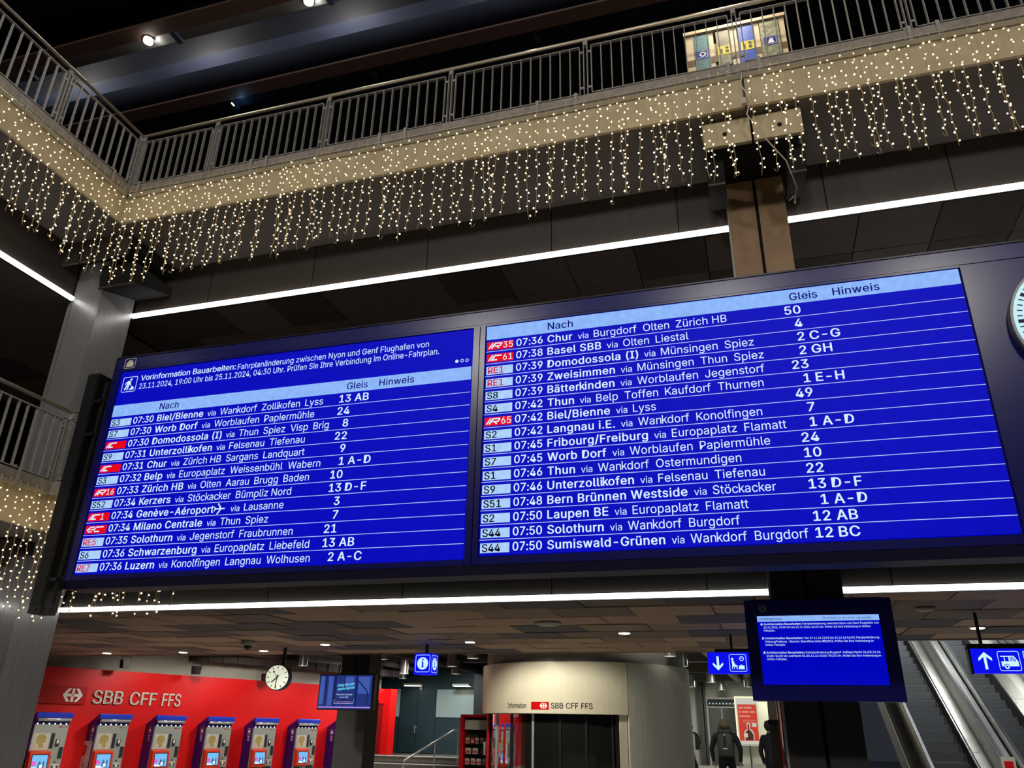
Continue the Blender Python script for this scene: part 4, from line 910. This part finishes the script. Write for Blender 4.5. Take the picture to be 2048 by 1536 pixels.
mb=MB(); wbox(mb,5,14.5,-.6,.1,3.35,3.62); t=thing('cable_tray','brown cable tray running above the red wall','cable tray',RW(9,0,3.4)); mb.build('tray',M['ductb'],t)
for k in range(16): mb=MB(); wbox(mb,5.3+k*.58,5.34+k*.58,.1,.14,3.33,3.64); mb.build('tray_rib',M['duct'],t)
PL=[(-10.29,26.97),(-11.63,30.94),(-13.87,31.0),(-15.36,34.2),(-8.39,23.73),(-14.6,37.9),(-16.4,41.2),(-18.23,39.7),(-12.03,34.97),(-11.52,23.97),(-15.9,26.6),(-19.6,27.6),(-21.6,25.9),(-22.3,22.9),(-5.54,21.9),(-2.43,23.33),(-2.45,27.08),(-3.25,39.95),(-3.4,46.25),(-2.12,36.14),(-2.02,42.69),(-2.11,48.51),(-.7,39.65)]
nmz=['large lamp cylinder right of the blue i cube','lamp cylinder low right of the i cube','lamp cylinder half behind the blue i cube','lamp cylinder under the blue i cube','lamp cylinder cut by the ceiling edge left of the kiosk','small far lamp cylinder over the mint wall','far small lamp cylinder under the ceiling left of the kiosk','lamp cylinder over the doors','lamp cylinder touching the kiosk edge','lamp cylinder cut by the ceiling edge right of the pillar','lamp cylinder behind the round clock','lamp cylinder above the red wall','lamp cylinder above the red wall by the ceiling edge','leftmost lamp cylinder above the red wall','bright lamp cylinder just above the kiosk fascia','lamp cylinder cut by the ceiling edge right of the kiosk','lamp cylinder beside the right edge of the kiosk','lamp cylinder in the passage right of the kiosk','tiny lamp cylinder deep in the passage','lamp cylinder under the down arrow sign','lamp cylinder far under the waiting room sign','smallest lamp cylinder deep in the passage','lamp cylinder left of the information screen']
pl0=None
for (x,y),nm in zip(PL,nmz):
    lb='grey hanging '+nm
    if pl0 is None:
        pl0=thing('pendant_lamp',lb,'lamp',(0,0,0),0,'grey cylinder lamps under the raw ceiling',local=True)
        MB().tube([(0,0,3.4),(0,0,3.95)],[.17,.17],20,caps=False).tube([(0,0,3.94),(0,0,3.95)],[.17,.17],20).build('shade',M['lampcyl'],pl0)
        MB().tube([(0,0,3.4),(0,0,3.43)],[.18,.18],20,caps=False).build('rim',M['chrome'],pl0); MB().cyl((0,0,3.46),.15,.02,20).build('bulb_disc',M['lampwhite'],pl0); MB().cyl((0,0,3.95),.012,.76,5).build('cable',M['black'],pl0)
        pl0.location=(x,y,0)
    else: copy_thing(pl0,(x,y,0),0,lb)

# ---------------------------------------------------------------- passage on the right of the kiosk
YP=44.0
mb=MB().box(-6,-2.95,YP,YP+.3,0,5).box(-1.35,1.5,YP,YP+.3,0,5).box(-2.95,-1.35,YP,YP+.3,3.0,5); pw=struct('wall_back',mb,M['greywall'])
struct('wall_left',MB().box(-3.9,-3.7,30,YP,0,4.7),M['greywall'])
for a,b in ((-3.25,-3.05),(-2.99,-2.9)): MB().box(a,b,YP-.4,YP,0,5).build('wall_pier',M['pillar'],pw)
d2=struct('door_2',MB().box(-2.9,-2.82,YP-.1,YP,.0,3.1).box(-1.5,-1.42,YP-.1,YP,.0,3.1).box(-2.82,-1.5,YP-.1,YP,2.62,2.68).box(-2.82,-1.5,YP-.1,YP,3.02,3.1),M['greywall'])
MB().box(-2.82,-2.18,YP-.06,YP-.04,0,2.62).build('door_leaf',M['glassl'],d2); MB().box(-2.14,-1.5,YP-.06,YP-.04,0,2.62).build('door_leaf',M['glassl'],d2); MB().box(-2.18,-2.14,YP-.08,YP-.02,0,2.62).build('door_stile',M['greywall'],d2)
MB().box(-2.6,-1.6,YP+1.4,YP+1.6,0,2.9).build('vestibule_back',M['pillar'],d2)
bs=MB().box(-2.84,-1.46,YP-.14,YP-.1,2.72,2.9).build('sign_band',M['ink'],d2)
mb=MB(); 
for k in range(8): disc2(mb,-2.72+k*.165,2.81,.03,FY(YP-.14),0,.004,8)
mb.build('pictograms',[M['signwhite']],d2)
# poster stand
t=thing('poster_stand','lit red poster on a grey stand in the passage','poster',(-.75,36,0))
MB().box(-1.24,-.32,36,36.14,1.02,2.86).build('lightbox',M['greywall'],t); MB().box(-1.24,-.32,35.99,36.0,2.8,2.86).box(-1.24,-1.19,35.99,36.0,1.02,2.8).build('edge_light',M['posterl'],t)
F=FY(36); PM=[M['posterw'],M['poster'],M['posterk'],M['postert']]
mb=MB(); rect(mb,-1.19,-.34,1.08,2.8,F,0); rect(mb,-1.14,-.39,1.2,2.56,F,1,.005); 
for z,ws in ((2.4,(.16,.3)),(2.24,(.08,.26,.2)),(2.08,(.42,))):
    x=-1.08
    for w_ in ws: rect(mb,x,x+w_,z,z+.06,F,3,.008); x+=w_+.04
for z in (1.95,1.88): rect(mb,-.98,-.45,z,z+.02,F,3,.008)
# figure with speech bubble
poly(mb,[(-.95,1.22),(-.58,1.22),(-.56,1.45),(-.62,1.58),(-.72,1.64),(-.7,1.75),(-.7,1.84),(-.77,1.88),(-.83,1.84),(-.83,1.75),(-.81,1.64),(-.92,1.57),(-.97,1.45)],F,0,.007)
poly(mb,[(-.92,1.22),(-.61,1.22),(-.6,1.42),(-.66,1.54),(-.74,1.6),(-.74,1.8),(-.77,1.84),(-.8,1.8),(-.8,1.6),(-.9,1.52),(-.93,1.42)],F,2,.009)
rect(mb,-.93,-.82,1.32,1.48,F,0,.011); rect(mb,-.62,-.45,1.72,1.86,F,0,.007)
mb.build('poster_sheet',PM,t)
MB().box(-.8,-.76,36,36.08,.1,1.02).build('stem',M['dark'],t); MB().box(-1.1,-.3,35.8,36.3,.02,.12).build('foot',M['greywall'],t)
MB().prism([(-1.15,.35),(-.4,.35),(-.36,1.0),(-1.19,1.0)],36.16,36.2,'y').build('back_board',M['whitewall'],t)
t=thing('passage_column','plain beige column right of the poster stand','column',(-.05,34,0)); MB().box(-.3,.25,34,34.6,0,2.6).build('shaft',M['cream'],t); MB().box(-.3,.25,34,34.6,2.62,4.7).build('upper_shaft',M['cream'],t)
t=thing('display_case','narrow pale display case beside the dark column','display case',(.12,14,0))
MB().box(.02,.16,14.0,14.3,0,1.66).build('lower_panel',M['duct'],t); MB().box(.02,.15,13.98,14.3,1.68,2.3).build('upper_panel',M['signwhite'] if False else M['whitewall'],t); MB().box(.0,.16,13.97,14.3,1.62,1.69).build('band',M['black'],t); MB().box(.16,.185,13.96,14.3,0,2.3).build('edge_strip',M['orange'],t)
t=thing('blue_panel','dark blue panel with a red box between display case and column','panel',(.2,11.5,0)); MB().box(.17,.32,11.6,11.75,0,3.1).build('sheet',M['board'],t); MB().box(.17,.22,11.5,11.6,1.5,1.8).build('red_box',M['redd'],t)

# ---------------------------------------------------------------- escalators (beyond the tiled ceiling)
TA=.545
EY0=18.9                      # comb plate
def zs(y): return max(0,(y-EY0)*TA*1.0)
def escalator(label,x0,x1,shift=0.):
    t=thing('escalator',label,'escalator',((x0+x1)/2,EY0,0))
    n=38; d=.36; 
    p0=None
    for k in range(n):
        y=EY0+.6+shift+k*d; z=(k+1)*d*TA
        if p0 is None:
            mb=MB().box(x0,x1,y,y+d+.02,z-.03,z,0).box(x0,x1,y,y+.02,z-d*TA,z-.03,1).box(x0,x1,y-.004,y+.012,z-.012,z+.004,2); p0=mb.build('step',[M['step'],M['riser'],M['duct']],t); pz=(y,z)
        else: o=share(p0,t); o.location=(0,y-pz[0],z-pz[1])
    return t
def balustrade(label,x0,x1,rails,deck_glow=False):
    """inclined stainless balustrade; rails = x positions of the handrails"""
    t=thing('escalator_balustrade',label,'balustrade',((x0+x1)/2,EY0,0))
    L=EY0+14.5
    def incl(a,b,h0,h1,m,nm,pieces=1,e=0):
        for k in range(pieces):
            ya=EY0-.3+(L-EY0+.3)*k/pieces; yb=EY0-.3+(L-EY0+.3)*(k+1)/pieces-(.012 if pieces>1 else 0)
            za,zb=(ya-EY0)*TA,(yb-EY0)*TA
            MB().add([(x,y,z+h) for y,z in ((ya,za),(yb,zb)) for x,h in ((a,h0),(b,h0),(b,h1),(a,h1))],[(0,1,2,3),(7,6,5,4),(0,4,5,1),(1,5,6,2),(2,6,7,3),(3,7,4,0)]).build(nm,m,t)
    incl(x0,x1,-.6,.12,M['dark'],'skirt')
    incl(x0-.012,x0+.02,.1,.16,M['stainless'],'skirt_edge')
    incl(x0+.02,rails[0]-.02,.12,.22,M['stainless2'],'deck',7); incl(rails[-1]+.02,x1,.12,.2,M['stainless2'],'deck',7)
    for x in rails:
        incl(x-.02,x+.02,.2,.86,M['stainless'],'side_panel',7)
        incl(x-.03,x+.03,.885,.93,M['rubber'],'hand_rail'); incl(x-.035,x+.035,.86,.885,M['chrome'],'rail_track')
    if len(rails)>1: incl(rails[0]+.05,rails[1]-.05,.55,.62,M['stainless'],'middle_deck',7)
escalator('left escalator with dark ribbed steps',3.25,4.12)
escalator('right escalator, partly behind the bus sign',4.96,5.68,.1)
balustrade('left stainless escalator balustrade beside the dark column',2.82,3.22,(3.04,))
balustrade('wide middle stainless balustrade between the two escalators',4.14,4.94,(4.41,4.72))
balustrade('right stainless balustrade at the edge of the picture',5.7,6.5,(5.98,6.35))
struct('wall_right',MB().box(6.7,6.9,19,34,0,9),M['greywall'])
t=thing('warning_sign','small red sign on a post at the foot of the escalator','sign',(3.95,17.0,0)); MB().box(3.84,4.06,17.0,17.03,.95,1.2).build('sign_plate',M['greywall'],t); MB().box(3.88,4.02,16.99,17.0,.98,1.13).build('red_face',M['redd'],t); MB().cyl((3.95,17.02,0),.02,.95,8).build('post',M['chrome'],t)

# ---------------------------------------------------------------- recycling station on the top gallery
t=thing('recycling_station','beige recycling station with four printed panels behind the top railing','recycling bin',(.55,9.75,10.13))
MB().box(-.2,1.32,9.8,10.2,10.13,11.6).build('cabinet',M['oat'],t)
for a,b in ((-.2,-.05),(.17,.24),(.5,.6),(.86,.94),(1.24,1.32)): MB().box(a,b,9.74,9.8,10.13,11.78).build('frame_post',M['oat'],t)
for z in (10.75,11.15): MB().box(-.205,1.325,9.735,9.8,z,z+.13).build('band',M['oatd'],t)
FR=FY(9.73)
for a,b,m,im,sq in ((-.06,.17,'rteal','iblue',0),(.28,.5,'rcan','iyel',1),(.62,.86,'rblue','iyel',2),(.95,1.23,'rmix','iblue',3)):
    p=MB().box(a,b,9.725,9.74,10.2,11.76).build('print_panel',M[m],t)
    mb=MB(); cx=(a+b)/2; z=11.35; rect(mb,cx-.1,cx+.1,z-.09,z+.09,FR,0,.008)
    if sq in(0,3): rrect(mb,cx-.08,cx+.08,z-.075,z+.075,.006,FR,1,.011,.1); disc2(mb,cx,z,.05,FR,1,.011,16,r_in=.03) if sq==0 else (poly(mb,[(cx-.05,z-.05),(cx+.05,z-.05),(cx+.03,z+.0),(cx+.04,z+.04),(cx-.01,z+.05)],FR,1,.011))
    else:
        rect(mb,cx-.06,cx-.03,z-.06,z+.03,FR,2,.011); disc2(mb,cx+.04,z-.03,.03,FR,2,.011,12); disc2(mb,cx+.04,z+.045,.025,FR,2,.011,12)
    mb.build('waste_pictogram',[M[im],M['white'],M['ink']],p)
MB().box(-.22,1.34,9.7,10.2,11.8,11.86).build('canopy',M['oat'],t)
lamp('AREA',(.55,9.2,12.6),60,(1,.88,.66),.6,(math.radians(-25),0,0))

# ---------------------------------------------------------------- people
def person(label,x,y,rz,jm,tm,hm,h=1.78,bag=None,long=True,stride=.0):
    t=thing('person',label,'person',(x,y,0),rz,None,local=True)
    k=h/1.78
    # joints: name -> (pos, radius)
    J=[('pelvis',(0,0,.95),.155),('waist',(0,0,1.1),.15),('chest',(0,0,1.32),.185),('neckb',(0,.01,1.5),.09),('neck',(0,.0,1.56),.058),('head0',(0,-.01,1.62),.088),('head1',(0,-.01,1.72),.09),
       ('hipL',(-.1,0,.9),.105),('kneeL',(-.11,-.03-stride,.5),.07),('ankL',(-.11,.02-stride*.4,.1),.048),('toeL',(-.12,-.14-stride*.4,.05),.04),
       ('hipR',(.1,0,.9),.105),('kneeR',(.11,-.03+stride,.5),.07),('ankR',(.11,.06+stride*1.6,.1),.048),('toeR',(.12,-.1+stride*1.6,.05),.04),
       ('shL',(-.2,.0,1.46),.085),('elL',(-.29,.02,1.17),.062),('wrL',(-.27,-.06,.93),.042),('haL',(-.26,-.08,.85),.036),
       ('shR',(.2,.0,1.46),.085),('elR',(.29,.02,1.17),.062),('wrR',(.27,-.06,.93),.042),('haR',(.26,-.08,.85),.036)]
    idx={j[0]:i for i,j in enumerate(J)}
    E_=[('pelvis','waist'),('waist','chest'),('chest','neckb'),('neckb','neck'),('neck','head0'),('head0','head1')]
    for s in 'LR': E_+= [('pelvis','hip'+s),('hip'+s,'knee'+s),('knee'+s,'ank'+s),('ank'+s,'toe'+s),('chest','sh'+s),('sh'+s,'el'+s),('el'+s,'wr'+s),('wr'+s,'ha'+s)]
    me=bpy.data.meshes.new('body'); me.from_pydata([tuple(c*k for c in j[1]) for j in J],[(idx[a],idx[b]) for a,b in E_],[])
    o=bpy.data.objects.new('body',me); COL.objects.link(o)
    sk=o.modifiers.new('s','SKIN'); ss=o.modifiers.new('u','SUBSURF'); ss.levels=1; ss.render_levels=1
    for i,j in enumerate(J): me.skin_vertices[0].data[i].radius=(j[2]*k,j[2]*k*.85); 
    me.skin_vertices[0].data[0].use_root=True
    dg=bpy.context.evaluated_depsgraph_get(); dg.update(); m2=bpy.data.meshes.new_from_object(o.evaluated_get(dg)); bpy.data.objects.remove(o)
    m2.name='body'
    for m in (jm,tm,M['skin'],M['shoe']): m2.materials.append(m)
    for p in m2.polygons:
        z=p.center.z/k; p.use_smooth=True
        p.material_index = 3 if z<.13 else (1 if z<(.8 if long else .92) and abs(p.center.x)<.24*k else (2 if z>1.555 or (z<.9 and abs(p.center.x)>.22*k) else 0))
    b=bpy.data.objects.new('body',m2); COL.objects.link(b); b.parent=t
    hd=MB()
    for s in (-1,1):    # five fingers each
        for q in range(4):
            bx_=s*.262*k; yy=(-.105+q*.02)*k; hd.tube([(bx_,yy,.84*k),(bx_+s*-.005,yy-.005,.80*k),(bx_-s*.015,yy-.004,(.772+.006*(q in(1,2))*-1)*k)],[.010*k,.009*k,.007*k],6)
        hd.tube([(s*.25*k,-.11*k,.87*k),(s*.24*k,-.14*k,.845*k),(s*.238*k,-.145*k,.82*k)],[.012*k,.01*k,.008*k],6)
    hd.build('fingers',M['skin'],t)
    hr=MB(); hr.ball((0,.01*k,1.70*k),.113*k,0,16,9,1.05); hr.ball((.02*k,.03*k,1.77*k),.07*k,0,10,6,.7)
    hr.ball((0,-.075*k,1.68*k),.012,0,5,3); hr.build('hair',hm,t)
    fc=MB(); fc.ball((0,-.045*k,1.665*k),.085*k,0,14,8,1.25); fc.prism([(-.145*k,1.655*k),(-.12*k,1.64*k),(-.12*k,1.69*k)],-.014,.014,'x'); 
    for s in (-1,1): fc.ball((s*.095*k,0,1.66*k),.025*k,0,8,5,1.4)
    fc.build('face',M['skin'],t)
    ey=MB()
    for s in (-1,1): ey.ball((s*.03*k,-.125*k,1.685*k),.011*k,0,8,5)
    ey.box(-.025*k,.025*k,-.128*k,-.118*k,1.612*k,1.619*k); ey.build('eyes_and_mouth',M['ink'],t)
    cl=MB(); cl.tube([(0,.0,1.49*k),(0,0,1.56*k)],[.09*k,.075*k],14); cl.build('collar',jm,t)
    return t
p1=person('person with grey roll-top backpack and dark jacket walking away',-.97,20.3,0+PI,M['jacket'],M['trousers'],M['hair'],1.74,stride=.05); p1.scale=(1.14,1.1,1)
p2=person('person in black with a backpack, half hidden by the kiosk edge',-2.4,27.5,PI*.5,M['packk'],M['packk'],M['hairk'],1.74,stride=.15)
p3=person('person in dark coat, half hidden behind the narrow display case',.02,20.0,PI*.8,M['jacket'],M['packk'],M['hairk'],1.72)
def backpack(label,x,y,z,rz,sc_=1.):
    t=thing('backpack',label,'backpack',(x,y,z),rz,None,local=True)
    s=sc_
    # local -y faces the photographer
    pr=[(-.0,.0),(-.16,.02),(-.18,.2),(-.15,.45),(-.08,.56),(0,.56)]
    mb=MB(); vs=[]; rows=[(0,.13,.15),(.04,.16,.18),(.25,.17,.19),(.44,.155,.15),(.5,.13,.12),(.56,.16,.06)]
    for z_,hw,dp in rows:
        for a in range(12):
            an=2*PI*a/12; cx=math.copysign(abs(math.cos(an))**.5,math.cos(an))*hw; cy=math.copysign(abs(math.sin(an))**.5,math.sin(an))*dp/2-dp/2
            vs.append((cx*s,cy*s,z_*s))
    n=12; fs=[(i*n+a,i*n+(a+1)%n,(i+1)*n+(a+1)%n,(i+1)*n+a) for i in range(len(rows)-1) for a in range(n)]+[tuple(range(n))[::-1],tuple((len(rows)-1)*n+a for a in range(n))]
    mb.add(vs,fs,0,True).build('bag_body',M['pack'],t)
    MB().box(-.02*s,.02*s,-.21*s,-.19*s,.2*s,.5*s).box(-.17*s,.17*s,-.13*s,-.1*s,.46*s,.5*s).build('strap',M['packk'],t)
    for sx in (-1,1): MB().tube([(sx*.1*s,0,.5*s),(sx*.13*s,.1*s,.6*s),(sx*.13*s,.22*s,.5*s)],.022*s,6).build('shoulder_strap',M['pack'],t)
    MB().box(-.05*s,.05*s,-.205*s,-.195*s,.15*s,.175*s).box(-.015*s,.02*s,-.215*s,-.2*s,.43*s,.46*s).build('reflective_patch',M['reflect'],t)
    return t
backpack('grey roll-top backpack on the walking person\'s back',-.97,20.3-.18,1.0,0,1.0)
backpack('dark backpack of the person at the kiosk edge',-2.24,27.5,.98,PI*.5,.9)
for o in list(bpy.data.objects):
    if o.get('local') is not None: del o['local']
